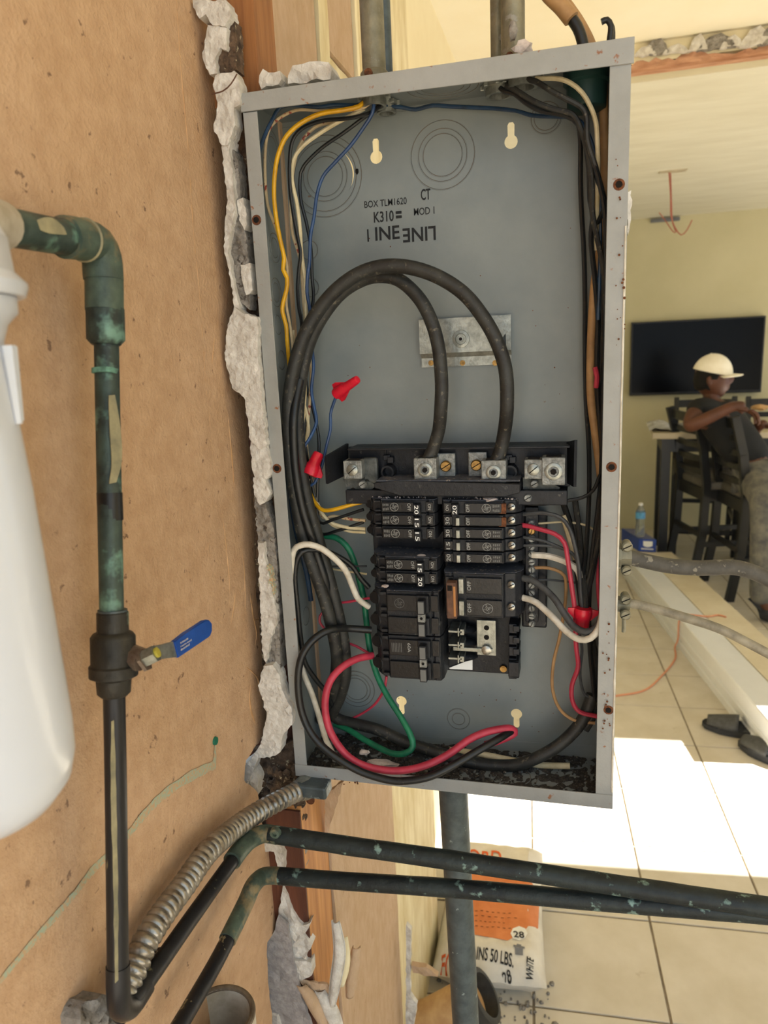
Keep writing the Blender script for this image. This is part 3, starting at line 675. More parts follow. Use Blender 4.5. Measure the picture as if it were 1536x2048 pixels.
# clips and round posts on the tray
for px in (777, 1021):
    c = PY(px, 943, .058); bm = B(); lathe(bm, c + Vector((0, .01, 0)), (0, -1, 0), [(0, .008), (.016, .0075), (.016, .0055), (.006, .005)], 20); done('round_post', bm, 'bus', ia, True)
    c = PY(px, 915, .062); bm = B(); box(bm, c + Vector((-.006, -.002, -.003)), c + Vector((.002, .004, .003)), .0008); box(bm, c + Vector((-.001, -.004, -.006)), c + Vector((.006, .004, .001)), .0008); done('clip', bm, 'bus', ia)
def lug(cx, cy, w, h, y, sr, mt='lug', hexa=False, name='lug', tilt=0):
    c = PY(cx, cy, y); a = c + Vector((-w / 2, 0, -h / 2)); b = c + Vector((w / 2, .022, h / 2))
    bm = B(); box(bm, a, b, .001); o = done(name, bm, mt, ia)
    q = c + Vector((0, -.0004, 0))
    bm = B(); lathe(bm, q + Vector((0, .002, 0)), (0, -1, 0), [(0, sr), (.0026, sr), (.003, sr * .92), (.003, sr * .62), (.0012, sr * .6)] if hexa else [(0, sr), (.0035, sr), (.004, sr * .9)], 20)
    s = done('set_screw', bm, 'galv', o, True)
    bm = B()
    if hexa: cyl(bm, q + Vector((0, .001, 0)), q + Vector((0, -.0028, 0)), sr * .36, seg=6)
    else:
        an = math.radians(40); d = Vector((math.cos(an), 0, math.sin(an))) * sr * .9; tube(bm, [q + Vector((0, -.0022, 0)) - d, q + Vector((0, -.0022, 0)) + d], .0006, 4)
    done('screw_slot', bm, 'hole', o)
    bm = B(); t = c + Vector((0, .010, h / 2 + .0002)); box(bm, t + Vector((-w * .33, -.006, -.001)), t + Vector((w * .33, .007, .0004)), .0003); done('wire_opening', bm, 'hole', o)
    return o
lug(705, 940, .0215, .0205, .038, .0065); lug(850, 940, .025, .0255, .036, .0078, hexa=True); lug(987, 945, .026, .0255, .036, .0078, hexa=True)
lug(1067, 939, .019, .0205, .038, .0062); lug(1107, 943, .0235, .029, .034, .009, hexa=True)
for px, py, s in ((892, 932, 1), (955, 930, 1)):
    c = PY(px, py, .055); bm = B(); box(bm, c + Vector((-.010, 0, -.015)), c + Vector((.010, .008, .014)), .001); done('lug_base', bm, 'lug', ia)
    c = PY(px - (0 if px < 900 else 2), py, .054); bm = B(); lathe(bm, c, (0, -1, 0), [(0, .0062), (.003, .006), (.004, .005)], 16); sc = done('brass_screw', bm, 'brass', ia, True)
    bm = B(); tube(bm, [c + Vector((-.005, -.0042, -.003)), c + Vector((.005, -.0042, .003))], .0006, 4); done('screw_slot', bm, 'hole', sc)
bm = B(); c = PY(740, 940, .05); box(bm, c + Vector((-.009, 0, -.016)), c + Vector((.009, .003, .014)), .003); done('tab', bm, 'dull', ia)
# strap under left lug, and right neutral strap
def strap(pix, y, th, mt='dull', name='strap', holes=()):
    pts = [(PY(a, b, y).x, PY(a, b, y).z) for a, b in pix]; bm = B(); prism(bm, pts, 1, y, y + th); o = done(name, bm, mt, ia)
    for (a, b) in holes:
        c = PY(a, b, y - .0005); bm = B(); cyl(bm, c, c + Vector((0, .002, 0)), .0028, seg=12); done('strap_hole', bm, 'hole', ia)
    return o
strap([(686, 958), (735, 958), (752, 972), (735, 985), (712, 994), (694, 980)], .05, .004, holes=((706, 980),))
strap([(1046, 955), (1086, 958), (1120, 975), (1112, 998), (1060, 1010), (1046, 1004)], .052, .004, holes=((1094, 988), (1096, 1000)))
for px, py in ((726, 968), (1069, 967), (1056, 995)):
    c = PY(px, py, .048); bm = B(); lathe(bm, c, (0, -1, 0), [(0, .0048), (.004, .0045), (.005, .0035)], 14); sc = done('bus_screw', bm, 'lug', ia, True)
    bm = B(); tube(bm, [c + Vector((-.0035, -.0052, -.002)), c + Vector((.0035, -.0052, .002))], .0005, 4); done('screw_slot', bm, 'hole', sc)
# moulded bar below lugs
def pxz(a, b, y): q = PY(a, b, y); return (q.x, q.z)
bm = B(); prism(bm, [pxz(748, 966, .028), pxz(790, 962, .028), pxz(1040, 968, .028), pxz(1040, 986, .028), pxz(1010, 994, .028), pxz(800, 992, .028), pxz(748, 976, .028)], 1, .028, .07)
bmesh.ops.bevel(bm, geom=bm.edges[:], offset=.0008, segments=1, affect='EDGES'); done('moulded_bar', bm, 'bake', ia)
bm = B(); a = PY(752, 962, .03); b = PY(1040, 966, .03); box(bm, (a.x, .03, a.z - .001), (b.x, .066, a.z + .001), .0008); done('bar_top', bm, 'dust', ia)
# backbone behind breakers, foot plate
bm = B(); a = PY(745, 1000, .082); b = PY(1040, 1335, .082); box(bm, (a.x, .076, PY(900, 1338, .08).z), (b.x, .090, a.z), .001); done('base_plate', bm, 'bus', ia)
for k in range(3):
    c = PY(925, 1262 + 27 * k, .06)
    bm = B(); blob(bm, c + Vector((0, .008, 0)), (.018, .012, .005), k, .1, 2); done('insulating_shoe', bm, 'bake', ia, True)
    c = PY(912, 1260 + 27 * k, .045); bm = B(); box(bm, c + Vector((-.009, 0, -.0035)), c + Vector((.007, .03, -.001)), .0004); box(bm, c + Vector((.002, -.002, -.007)), c + Vector((.0035, .02, .003)), .0004); box(bm, c + Vector((.0045, .0, -.006)), c + Vector((.009, .02, .001)), .0004); done('stab', bm, 'galv', ia)
a, b = PY(953, 1240, .050), PY(992, 1312, .050)
bm = B(); box(bm, (a.x, .050, b.z), (b.x, .0525, a.z), .0005); o = done('bus_tongue', bm, 'galv', ia)
for px, py in ((973, 1256), (973, 1275)):
    c = PY(px, py, .0495); bm = B(); cyl(bm, c, c + Vector((0, .001, 0)), .003, seg=10); done('hole', bm, 'hole', o)
a, b = PY(906, 1294, .047), PY(985, 1306, .047); bm = B(); box(bm, (a.x, .047, b.z), (b.x, .0495, a.z), .0005); done('bus_finger', bm, 'galv', ia)
c = PY(973, 1300, .047); bm = B(); lathe(bm, c, (0, -1, 0), [(0, .0055), (.002, .0055), (.003, .003)], 14); done('bus_screw', bm, 'steel', ia, True)
bm = B()
for k in range(5):
    c = PY(1028, 1252 + 23 * k, .055); box(bm, c + Vector((-.006, 0, -.009)), c + Vector((.003, .03, .002)), .0008); box(bm, c + Vector((-.001, -.003, -.006)), c + Vector((.006, .025, .001)), .0008)
done('hook_rail', bm, 'bus', ia)
bm = B(); c = PY(1027, 1340, .048); box(bm, c + Vector((-.006, 0, -.009)), c + Vector((.006, .03, .009)), .001); done('rail_end', bm, 'bus', ia)
slab('white_label', [(898, 1336), (945, 1318), (945, 1340), (900, 1338)], 1, .074, .0005, 'white', ia, .01, 0, 1, 3, 0)
c = PY(1007, 1337, .074); bm = B(); lathe(bm, c, (0, -1, 0), [(0, .0045), (.002, .004)], 12); done('bus_screw', bm, 'brass', ia, True)
# neutral bar at right with screws
nb = thing('neutral_bar', PY(1061, 1250, .06), 'neutral bar with a column of screws right of the breakers', 'terminal bar')
a, b = PY(1052, 1015, .058), PY(1072, 1245, .058); bm = B(); box(bm, (a.x - .001, .058, b.z), (a.x + .013, .070, a.z), .001); done('bar', bm, 'bake', nb)
bm = B(); box(bm, (a.x - .006, .072, b.z - .012), (a.x + .022, .088, a.z - .01), .002); done('bar_base', bm, 'bus', nb)
for k in range(14):
    c = PY(1060, 1046 + 15.4 * k, .058); c.x = a.x + .006
    bm = B(); lathe(bm, c, (0, -1, 0), [(0, .0042), (.003, .004), (.004, .003)], 12); s_ = done('terminal_screw', bm, 'brass' if k in (1,) else 'lug', nb, True)
    bm = B(); an = k * 1.3; tube(bm, [c + Vector((-.003 * math.cos(an), -.0042, -.003 * math.sin(an))), c + Vector((.003 * math.cos(an), -.0042, .003 * math.sin(an)))], .0005, 4); done('screw_slot', bm, 'hole', s_)

# ================================================================ BREAKERS
YF = .030
def logo(par, c, r, mt):
    """round monogram: ring with four curls and a script swirl"""
    bm = B(); c = Vector(c); ringo(bm, c, (0, -1, 0), r, .00022, 24, 4)
    for k in range(4):
        a = math.pi / 2 * k + .4; d = Vector((math.cos(a), 0, math.sin(a)))
        ringo(bm, c + d * r * .72, (0, -1, 0), r * .16, .00016, 8, 3, a, a + 4.5)
    pts = [c + Vector((u * r, 0, v * r)) for u, v in ((-.45, .1), (-.2, .4), (-.05, .1), (-.35, -.1), (-.05, -.45), (.1, -.1), (.4, .1), (.3, .35), (.12, .1), (.2, -.25), (.5, -.15))]
    tube(bm, smoothpath(pts, .0006), .0002, 4); done('emblem', bm, mt, par)
def breaker(side, z1, z0, rating, label, group, poles=1, xin=None, xout=None, dusttop=False, cat='circuit breaker', off=False, dim=False):
    """side -1: left bank, +1: right bank. x runs from the inner end xin to xout"""
    s = side; L = abs(xout - xin)
    def X(u): return xin + s * u * L
    t = thing('circuit_breaker', ((xin + xout) / 2, .05, z0), label, cat, group)
    H = z1 - z0; g = .0004
    # body profile (u, y)
    prof = [(0, .012), (.03, .004), (.10, .0035), (.13, .006), (.135, .0035), (.76, .0035), (.78, .009), (.90, .011), (.97, .018), (1.0, .026), (1.0, .052), (0, .052)]
    pl = [(X(u), YF + w) for u, w in prof]
    if s < 0: pl = pl[::-1]
    bm = B(); prism(bm, pl, 2, z0 + g, z1 - g); bmesh.ops.bevel(bm, geom=bm.edges[:], offset=.0005, segments=1, affect='EDGES'); done('case', bm, 'bake', t)
    # top dusty cap
    bm = B(); pl2 = [(X(u), YF + w + .001) for u, w in prof]
    if s < 0: pl2 = pl2[::-1]
    if dusttop:
        prism(bm, pl2, 2, z1 - .0003, z1 + .0004); done('dusty_top', bm, 'dust', t)
    ph = H / poles
    for p in range(poles):
        b1 = z1 - p * ph; b0 = b1 - ph; zc = (b0 + b1) / 2; m_ = ph * .14
        bm = B(); x0, x1 = sorted((X(.30), X(.745))); box(bm, (x0, YF - .0002, b0 + m_), (x1, YF + .006, b1 - m_), .0006); done('face', bm, 'bakeface', t)
        bm = B(); x0, x1 = sorted((X(.04), X(.14))); box(bm, (x0, YF + .0012, b0 + m_ * 1.1), (x1, YF + .008, b1 - m_), .0005); done('end_block', bm, 'bakeface', t)
        # terminal with scoop
        c = Vector((X(.945), YF + .020, zc))
        if s > 0:
            c = Vector((X(.86), YF + .009, zc)); bm = B(); lathe(bm, c, (-.15 * s, -1, .1), [(0, .0042), (.003, .0042), (.0038, .0032)], 14); sc = done('terminal_screw', bm, 'steel', t, True)
            bm = B(); tube(bm, [c + Vector((-.003, -.0038, -.0012)), c + Vector((.0025, -.0044, .0018))], .0006, 4); done('screw_slot', bm, 'hole', sc)
            bm = B(); cc = Vector((X(1.0), YF + .035, zc)); cyl(bm, cc - Vector((.004, 0, 0)), cc + Vector((.0004, 0, 0)), min(ph * .38, .006), seg=14); done('wire_hole', bm, 'hole', t)
        else:
            bm = B(); hw = min(ph * .34, .008); ringo(bm, Vector((X(.955), YF + .017, zc)), (-1, -.9, 0), hw, .0012, 20, 6); done('terminal_rim', bm, 'bake', t, True)
            bm = B(); cyl(bm, Vector((X(.945), YF + .022, zc)), Vector((X(.967), YF + .0145, zc)), hw * .9, seg=14); done('wire_hole', bm, 'hole', t)
            bm = B(); x0, x1 = sorted((X(.77), X(.86))); box(bm, (x0, YF + .004, b1 - ph * .22), (x1, YF + .014, b1 - ph * .08), .0005); box(bm, (x0, YF + .004, b0 + ph * .08), (x1, YF + .014, b0 + ph * .22), .0005); done('terminal_wall', bm, 'bake', t)
        # text rotated a quarter turn: left bank reads downwards, right bank upwards
        tx, ty = ((0, 0, -1), (1, 0, 0)) if s < 0 else ((0, 0, 1), (-1, 0, 0))
        def tt(txt, u, h, mt, w=None, dy=.0006, nm='lettering', zz=zc):
            n = len(txt) * h * .66 if w is None else w
            o = Vector((X(u), YF - dy, zz)) - Vector(tx) * n / 2 - Vector(ty) * h / 2
            return text(txt, mt, t, o, tx, ty, h, nm, width=n)
        lg = min(.0046, ph * .33)
        if poles == 1:
            tt('OFF', .36 if s < 0 else .34, .0036, 'print', min(.0085, ph * .62))
            if not off: tt('ON', .085, .0034, 'print', min(.0065, ph * .55), dy=-.0008)
            if not dim: logo(t, (X(.565), YF - .0006, zc), lg, 'print')
            bm = B(); rr2 = random.Random(int(zc * 1e4))
            if not dim:
                for a in range(4):
                    for b in range(2): q = (X(.65 + .022 * a), YF - .0005, zc + ph * (.16 - .32 * b)); box(bm, Vector(q) - Vector((.0007, .0001, ph * rr2.uniform(.06, .12))), Vector(q) + Vector((.0004, .0001, ph * rr2.uniform(.06, .12))))
                done('fine_print', bm, 'dimprint', t)
            u = .245 if s < 0 else .19
            tg = link('toggle', None)
            bpy.data.objects.remove(tg)
            hgt = ph * .78; zz = zc + (-.10 * ph if s < 0 else -.04 * ph)
            w_ = .0075
            if s < 0 or off is False:
                bm = B(); box(bm, (X(u) - w_ / 2, YF - .0065, zz - hgt / 2), (X(u) + w_ / 2, YF + .003, zz + hgt / 2), .0008); tg = done('toggle', bm, 'bake', t)
                o = text(rating, 'white', tg, Vector((X(u), YF - .0068, zz)) - Vector(tx) * .0048 - Vector(ty) * .0022, tx, ty, .0044, 'lettering', width=.0096); o.parent = tg; o.matrix_parent_inverse = Matrix.Identity(4)
            else:
                bm = B(); box(bm, (X(.215) - .002, YF - .0035, zc - ph * .33), (X(.215) + .002, YF + .003, zc + ph * .33), .0006); tg = done('toggle', bm, 'galv', t)
                tt(rating, .085, .0042, 'print', .0082, dy=-.0008)
            # wired parent transform: world coordinates kept
        else:
            tt('OFF', .34 if s > 0 else .33, .0040 if s > 0 else .002, 'print' if s > 0 else 'dimprint', .0105 if s > 0 else .005)
            if (s > 0 and p == 1) or (s < 0 and p == 0 and not dim): logo(t, (X(.57), YF - .0006, zc), .0055, 'print' if s > 0 else 'dimprint')
            if s < 0:
                u = .245; w_ = .0085
                bm = B(); box(bm, (X(u) - w_ / 2 - .003, YF - .003, zc - ph * .38), (X(u) + w_ / 2 + .003, YF + .004, zc + ph * .40), .001); box(bm, (X(u) - w_ / 2, YF - .012, zc - ph * .33), (X(u) + w_ / 2, YF - .002, zc + ph * .30), .0012); tg = done('toggle', bm, 'bake', t)
                bm = B(); box(bm, (X(u) - w_ / 2 + .001, YF - .0124, zc - ph * .27), (X(u) + w_ / 2 - .001, YF - .0116, zc + ph * .24), .0003); done('worn_face', bm, 'dimprint', tg)
            else:
                bm = B(); box(bm, (X(.235) - .002, YF - .004, zc - ph * .33), (X(.235) + .0035, YF + .003, zc + ph * .33), .0006); done('toggle', bm, 'galv', t)
    if poles == 2 and s < 0:
        zc = (z0 + z1) / 2; bm = B(); u = .245; box(bm, (X(u) - .0042, YF - .0105, zc - .005), (X(u) + .0042, YF - .006, zc + .005), .0008); o = done('handle_tie', bm, 'lug', t)
        bm = B(); cyl(bm, (X(u), YF - .0112, zc), (X(u), YF - .0100, zc), .0016, seg=10); done('hole', bm, 'hole', o)
        if rating:
            text(rating, 'print', t, Vector((X(.48), YF - .0006, z1 - H * .25 + .006)), (0, 0, -1), (1, 0, 0), .0036, 'lettering', width=.011)
            bm = B()
            for a in range(7): q = Vector((X(.57 + .022 * a), YF - .0005, z1 - H * .25)); box(bm, q - Vector((.0003, .0001, .0055)), q + Vector((.0003, .0001, .0055)))
            done('fine_print', bm, 'dimprint', t)
    if poles == 2 and s > 0:
        bm = B(); x0 = X(.135); box(bm, (x0 - .0055, YF - .012, z0 + H * .06), (x0 + .0055, YF - .0005, z1 - H * .12), .0012); o = done('handle_tie', bm, 'tie', t)
        bm = B(); box(bm, (x0 + .0022, YF - .0126, z0 + H * .12), (x0 + .0046, YF - .0118, z1 - H * .2), .0003); done('tie_rib', bm, 'wood', o)
        bm = B(); box(bm, (x0 - .004, YF - .0125, z1 - H * .30), (x0 + .001, YF - .0117, z1 - H * .18), .0003); done('tie_window', bm, 'hole', o)
    return t
xiL, xoL = PY(872, 1040, YF).x, PY(728, 1040, YF).x
xiR, xoR = PY(881, 1040, YF).x, PY(1046, 1040, YF).x
def zf(px, py): return PY(px, py, YF).z
G = 'black circuit breakers in the open box'
Lb = [(1001, 1027, '20', 'topmost breaker of the left bank, marked 20, under loose plaster crumbs'), (1027, 1053, '15', 'second breaker from top of the left bank, marked 15, clean top'), (1054, 1080, '15', 'third breaker from top of the left bank, above the empty slot')]
for k, (a, b, r_t, lb) in enumerate(Lb): breaker(-1, zf(800, a), zf(800, b), r_t, lb, G, 1, xiL, xoL, dusttop=k == 0)
xi2, xo2 = PY(877, 1140, YF).x, PY(737, 1140, YF).x
for k, (a, b, r_t, lb) in enumerate([(1116, 1142, '15', 'single breaker marked 15 just under the empty slot of the left bank'), (1143, 1169, '20', 'single breaker marked 20 on top of the large left double breakers')]):
    breaker(-1, zf(800, a), zf(800, b), r_t, lb, G, 1, xi2, xo2, dusttop=k == 0)
xi3, xo3 = PY(883, 1270, YF).x, PY(742, 1270, YF).x
breaker(-1, zf(800, 1184), zf(800, 1272), '', 'upper large double breaker of the left bank, with faded face', G, 2, xi3, xo3, dusttop=True, dim=False)
breaker(-1, zf(800, 1273), zf(800, 1360), '60A', 'lowest double breaker of the left bank, marked 60A', G, 2, xi3, xo3, dim=True)
Rb = [(1003, 1030, '20', 'topmost breaker of the right bank, marked 20, under a large plaster flake', False, False), (1031, 1055, '30', 'right bank breaker with a blank face, marked 30, second from top', True, True), (1056, 1080, '30', 'right bank breaker marked 30 with the red wire on its screw', True, False),
      (1081, 1105, '15', 'right bank breaker marked 15, fourth from top', True, False), (1106, 1129, '20', 'right bank breaker marked 20, directly above the double breaker', True, False)]
for k, (a, b, r_t, lb, of, dm) in enumerate(Rb): breaker(1, zf(960, a), zf(960, b), r_t, lb, G, 1, xiR, xoR, dusttop=k == 0, off=of, dim=dm)
xi4, xo4 = PY(885, 1190, YF).x, PY(1045, 1190, YF).x
breaker(1, zf(960, 1150), zf(960, 1238), '', 'double breaker with a brown handle tie at the bottom of the right bank', G, 2, xi4, xo4, dusttop=True)
# brown sticker on right top breakers
for k, (a, b) in enumerate(((1006, 1030), (1034, 1056))):
    q0, q1 = PY(997, a, YF), PY(1012, b, YF); bm = B(); box(bm, (q0.x, YF + .0005, q1.z + .001), (q1.x, YF + .006, q0.z - .001), .0005)
    tag(done('sticker', bm, 'rust'), 'worn brown sticker on the %s breaker of the right bank' % ('topmost' if k == 0 else 'second'), 'sticker')
# plaster crumbs on top of the breakers
rc = random.Random(17)
def crumb(px, py, y, s, lb):
    bm = B(); c = PY(px, py, y); r = bmesh.ops.create_icosphere(bm, subdivisions=2, radius=1)
    for v in r['verts']:
        d = 1 + .5 * noise.noise(v.co * 2.3 + Vector((px * .1, 0, 0))); v.co = c + Vector((v.co.x * s * 1.7 * d, v.co.y * s * 1.6 * d, v.co.z * s * .55 * d))
    tag(done('plaster_flake', bm, 'crumb'), lb, 'plaster flake')
crumb(980, 998, .040, .0050, 'large pale plaster flake on the top right breaker'); crumb(806, 997, .05, .003, 'small pale flake on the top left breaker')
crumb(843, 1112, .042, .0036, 'pale flake on the breaker below the empty slot'); crumb(770, 1172, .035, .0026, 'white crumb on the left edge of the double breaker'); crumb(780, 1114, .045, .0018, 'tiny crumb left of the pale flake below the empty slot')
bm = B()
for k in range(230):
    sd_ = rc.random() < .5
    px = rc.uniform(745, 865) if sd_ else rc.uniform(895, 1035); y = rc.uniform(.038, .078)
    z = (zf(800, 1001) if sd_ else zf(960, 1003)) + .0008
    q = PY(px, 1000, y); rock(bm, (q.x, y, z), rc.uniform(.0004, .0013), rc)
tag(done('breaker_crumbs', bm, 'crumb'), 'scatter of fine plaster crumbs on both top breakers', 'crumbs', kind='stuff')
# dirt in the bottom of the box
bm = B(); rd = random.Random(23)
for k in range(900):
    x = rd.uniform(bx0 + .006, bx1 - .006); y = rd.uniform(.006, DB - .003); s = rd.uniform(.0006, .0026) if k % 12 else rd.uniform(.003, .005)
    if x > -.12 and rd.random() < .55: continue
    rock(bm, (x, y, bz0 + TH + s * .6), s, rd)
gx = 90; gv_ = [[bm.verts.new((bx0 + .004 + (bx1 - bx0 - .008) * i / gx, .004 + (DB - .006) * j / 24, bz0 + TH - .0008 + max(0, (.0034 if i < 45 else .0018) * (.55 + 1.2 * noise.noise(Vector((i * .31, j * .33, 2))) + .5 * noise.noise(Vector((i * .9, j * .9, 5))))))) for j in range(25)] for i in range(gx + 1)]
for i in range(gx):
    for j in range(24): bm.faces.new((gv_[i][j], gv_[i + 1][j], gv_[i + 1][j + 1], gv_[i][j + 1]))
tag(done('dirt', bm, 'dirt'), 'dark dirt and grit lying on the floor of the box', 'dirt', kind='stuff')
bm = B(); blob(bm, PY(765, 1527, .03), (.020, .007, .004), 3, .5, 2); tag(done('plaster_piece', bm, 'crumb'), 'long pale plaster piece lying on the dirt in the box', 'plaster')
bm = B(); blob(bm, PY(728, 1505, .03), (.006, .004, .003), 5, .5, 2); tag(done('plaster_piece', bm, 'crumb'), 'short plaster piece at the left of the box floor', 'plaster')

# ================================================================ WIRES
T_ = 'wire'
G1 = 'thin wires in the left bundle'; G2 = 'wires in the right bundle'
wire('navy wire hooking over the top left corner of the box', 'navy', [(749, 188, .05), (742, 200, .045), (720, 210, .04), (668, 210, .035), (636, 214, .032), (590, 210, .03), (561, 214, .026), (545, 239, .022), (528, 275, .018), (518, 307, .012), (512, 345, .008)], .0019, group=G1)
wire('cream red dashed wire nearest the left side of the box', 'crmr', [(752, 190, .05), (730, 214, .042), (690, 221, .04), (636, 221, .038), (590, 221, .036), (548, 245, .032), (533, 278, .03), (530, 343, .03), (535, 408, .032), (548, 447, .036), (562, 490, .04), (574, 532, .045), (573, 575, .045), (573, 612, .045), (581, 656, .048), (588, 720, .05), (596, 790, .055), (604, 860, .058)], .0016, group=G1)
wire('bright yellow wire curving down the left side of the box', 'yel', [(735, 186, .05), (732, 198, .044), (717, 213, .036), (681, 221, .03), (642, 227, .028), (603, 245, .026), (574, 271, .025), (558, 304, .025), (550, 343, .025), (548, 392, .026), (553, 441, .028), (561, 483, .03), (568, 516, .032), (566, 539, .034), (574, 556, .034), (573, 580, .034), (566, 605, .035), (565, 625, .036), (572, 650, .038), (575, 690, .042), (580, 740, .05), (589, 789, .055), (598, 825, .055), (600, 865, .055), (606, 890, .055), (607, 927, .056), (612, 960, .056), (624, 995, .055), (640, 1017, .05), (655, 1021, .048), (676, 1017, .048), (700, 1010, .05), (728, 1003, .055)], .0023, group=G1)
wire('black wire bending down right of the yellow wire', 'blk', [(765, 205, .055), (755, 216, .05), (740, 226, .046), (701, 236, .042), (642, 242, .04), (603, 258, .038), (584, 284, .038), (579, 327, .04), (580, 376, .042), (585, 418, .045), (593, 464, .048), (601, 506, .05), (598, 534, .052), (595, 578, .054), (598, 617, .056), (603, 646, .058), (604, 720, .062), (606, 800, .062), (612, 900, .06), (630, 1000, .06), (640, 1045, .058), (667, 1039, .055), (700, 1028, .055), (727, 1019, .055)], .0019, group=G1)
wire('cream wire running down the middle of the left bundle', 'crm', [(745, 188, .055), (740, 200, .05), (730, 216, .05), (701, 232, .048), (675, 245, .046), (642, 265, .045), (607, 291, .044), (587, 320, .044), (584, 359, .046), (594, 408, .05), (600, 457, .052), (603, 506, .056), (609, 552, .06), (611, 583, .062), (612, 640, .064), (615, 703, .064), (609, 740, .062), (610, 786, .06), (606, 839, .058), (601, 878, .058), (604, 930, .058), (612, 965, .06), (640, 1020, .06), (661, 1044, .058), (690, 1054, .055), (731, 1058, .055)], .0021, group=G1)
wire('red speckled cream wire behind the cream wire', 'crmr', [(722, 232, .055), (660, 245, .055), (629, 255, .055), (603, 284, .055), (590, 320, .055), (582, 376, .056), (582, 424, .058), (585, 467, .06), (597, 506, .062), (603, 540, .064), (607, 600, .066), (612, 660, .068), (622, 740, .068), (618, 820, .066), (614, 900, .066), (640, 1026, .064), (668, 1032, .058), (700, 1038, .055), (731, 1041, .055)], .0018, group=G1)
wire('black wire crossing the large left knockout ring', 'blk', [(768, 205, .06), (753, 219, .058), (727, 236, .056), (688, 265, .056), (642, 297, .058), (607, 333, .06), (600, 359, .062), (602, 402, .062), (613, 447, .064), (622, 499, .066), (624, 552, .068), (627, 591, .07), (624, 620, .07), (620, 682, .07), (612, 747, .07), (615, 781, .07), (624, 812, .068), (635, 859, .066), (638, 885, .064), (637, 930, .062), (635, 1000, .062), (640, 1065, .06), (676, 1061, .056), (705, 1052, .055), (727, 1044, .055)], .0019, group=G1)
wire('long blue wire from the top fitting to the lower red nut', 'blue', [(750, 186, .045), (748, 205, .042), (744, 228, .042), (727, 255, .044), (701, 291, .046), (668, 327, .048), (646, 353, .05), (634, 389, .05), (628, 434, .05), (621, 473, .05), (619, 522, .052), (615, 552, .054), (614, 586, .056), (620, 620, .06), (622, 661, .062), (624, 695, .062), (627, 734, .06), (623, 781, .058), (629, 818, .056), (633, 844, .054), (622, 872, .05), (606, 898, .046), (600, 925, .044), (612, 960, .042)], .0019, group=G1)
wire('short blue wire rising to the upper red nut', 'blue', [(612, 974, .05), (629, 966, .05), (642, 937, .05), (649, 910, .052), (653, 891, .052), (661, 857, .052), (661, 828, .052), (667, 807, .05), (674, 788, .048)], .0017)
wire('thin cream wire ending in the lower red nut', 'crm', [(598, 700, .06), (598, 780, .06), (612, 830, .06), (618, 862, .06), (606, 900, .06), (606, 950, .056), (612, 975, .05), (618, 958, .046)], .0015, group=G1)
wire('thin cream wire beside the yellow one behind the black feeders', 'crm', [(586, 660, .055), (592, 730, .058), (600, 780, .058), (616, 838, .06), (612, 885, .06), (612, 940, .06), (650, 1035, .062), (690, 1060, .058), (731, 1065, .056)], .0017, group=G1)
for lb, mt_, pts in (('grey wire entering the single breaker below the empty slot', 'grey', [(655, 1133, .066), (690, 1133, .064), (733, 1132, .058)]), ('cream wire entering the breaker above the left double breakers', 'crm', [(655, 1136, .07), (690, 1142, .066), (733, 1148, .058)])):
    wire(lb, mt_, pts, .0013)
# wire nuts
def nut(base, tip, r, lb, mt='nut'):
    base, tip = Vector(base), Vector(tip); ax = tip - base; L = ax.length
    t = thing('wire_nut', base, lb, 'wire nut', 'red wire nuts')
    bm = B(); lathe(bm, base, ax, [(0, r * 1.0), (L * .15, r * 1.08), (L * .40, r * 1.0), (L * .5, r * .86), (L * .9, r * .76), (L * .98, r * .66), (L, r * .4)], 16); done('cap', bm, mt, t, True)
    side = ax.normalized().cross(Vector((0, -1, 0))).normalized()
    for s in (-1, 1):
        bm = B(); p = base + ax * .08 + side * s * r * .9; q = base + ax * .5 + side * s * r * .75
        vs = [base + ax * .02 + side * s * r * 1.0, base + ax * .06 + side * s * r * 1.75, base + ax * .2 + side * s * r * 1.75, base + ax * .55 + side * s * r * .75]
        n = Vector((0, .0012, 0)); A_ = [bm.verts.new(v - n) for v in vs]; B2 = [bm.verts.new(v + n) for v in vs]
        bm.faces.new(A_); bm.faces.new(B2[::-1])
        for i in range(4): bm.faces.new((A_[i], A_[(i + 1) % 4], B2[(i + 1) % 4], B2[i]))
        done('wing', bm, mt, t)
nut(PY(672, 788, .048), PY(716, 758, .034), .0062, 'upper red wire nut standing clear of the back plate')
nut(PY(619, 950, .036), PY(638, 905, .046), .0082, 'lower red wire nut beside the black feeder cables')
nut(PY(1167, 1216, .035), PY(1163, 1262, .034), .0092, 'red wire nut hanging in the right bundle')
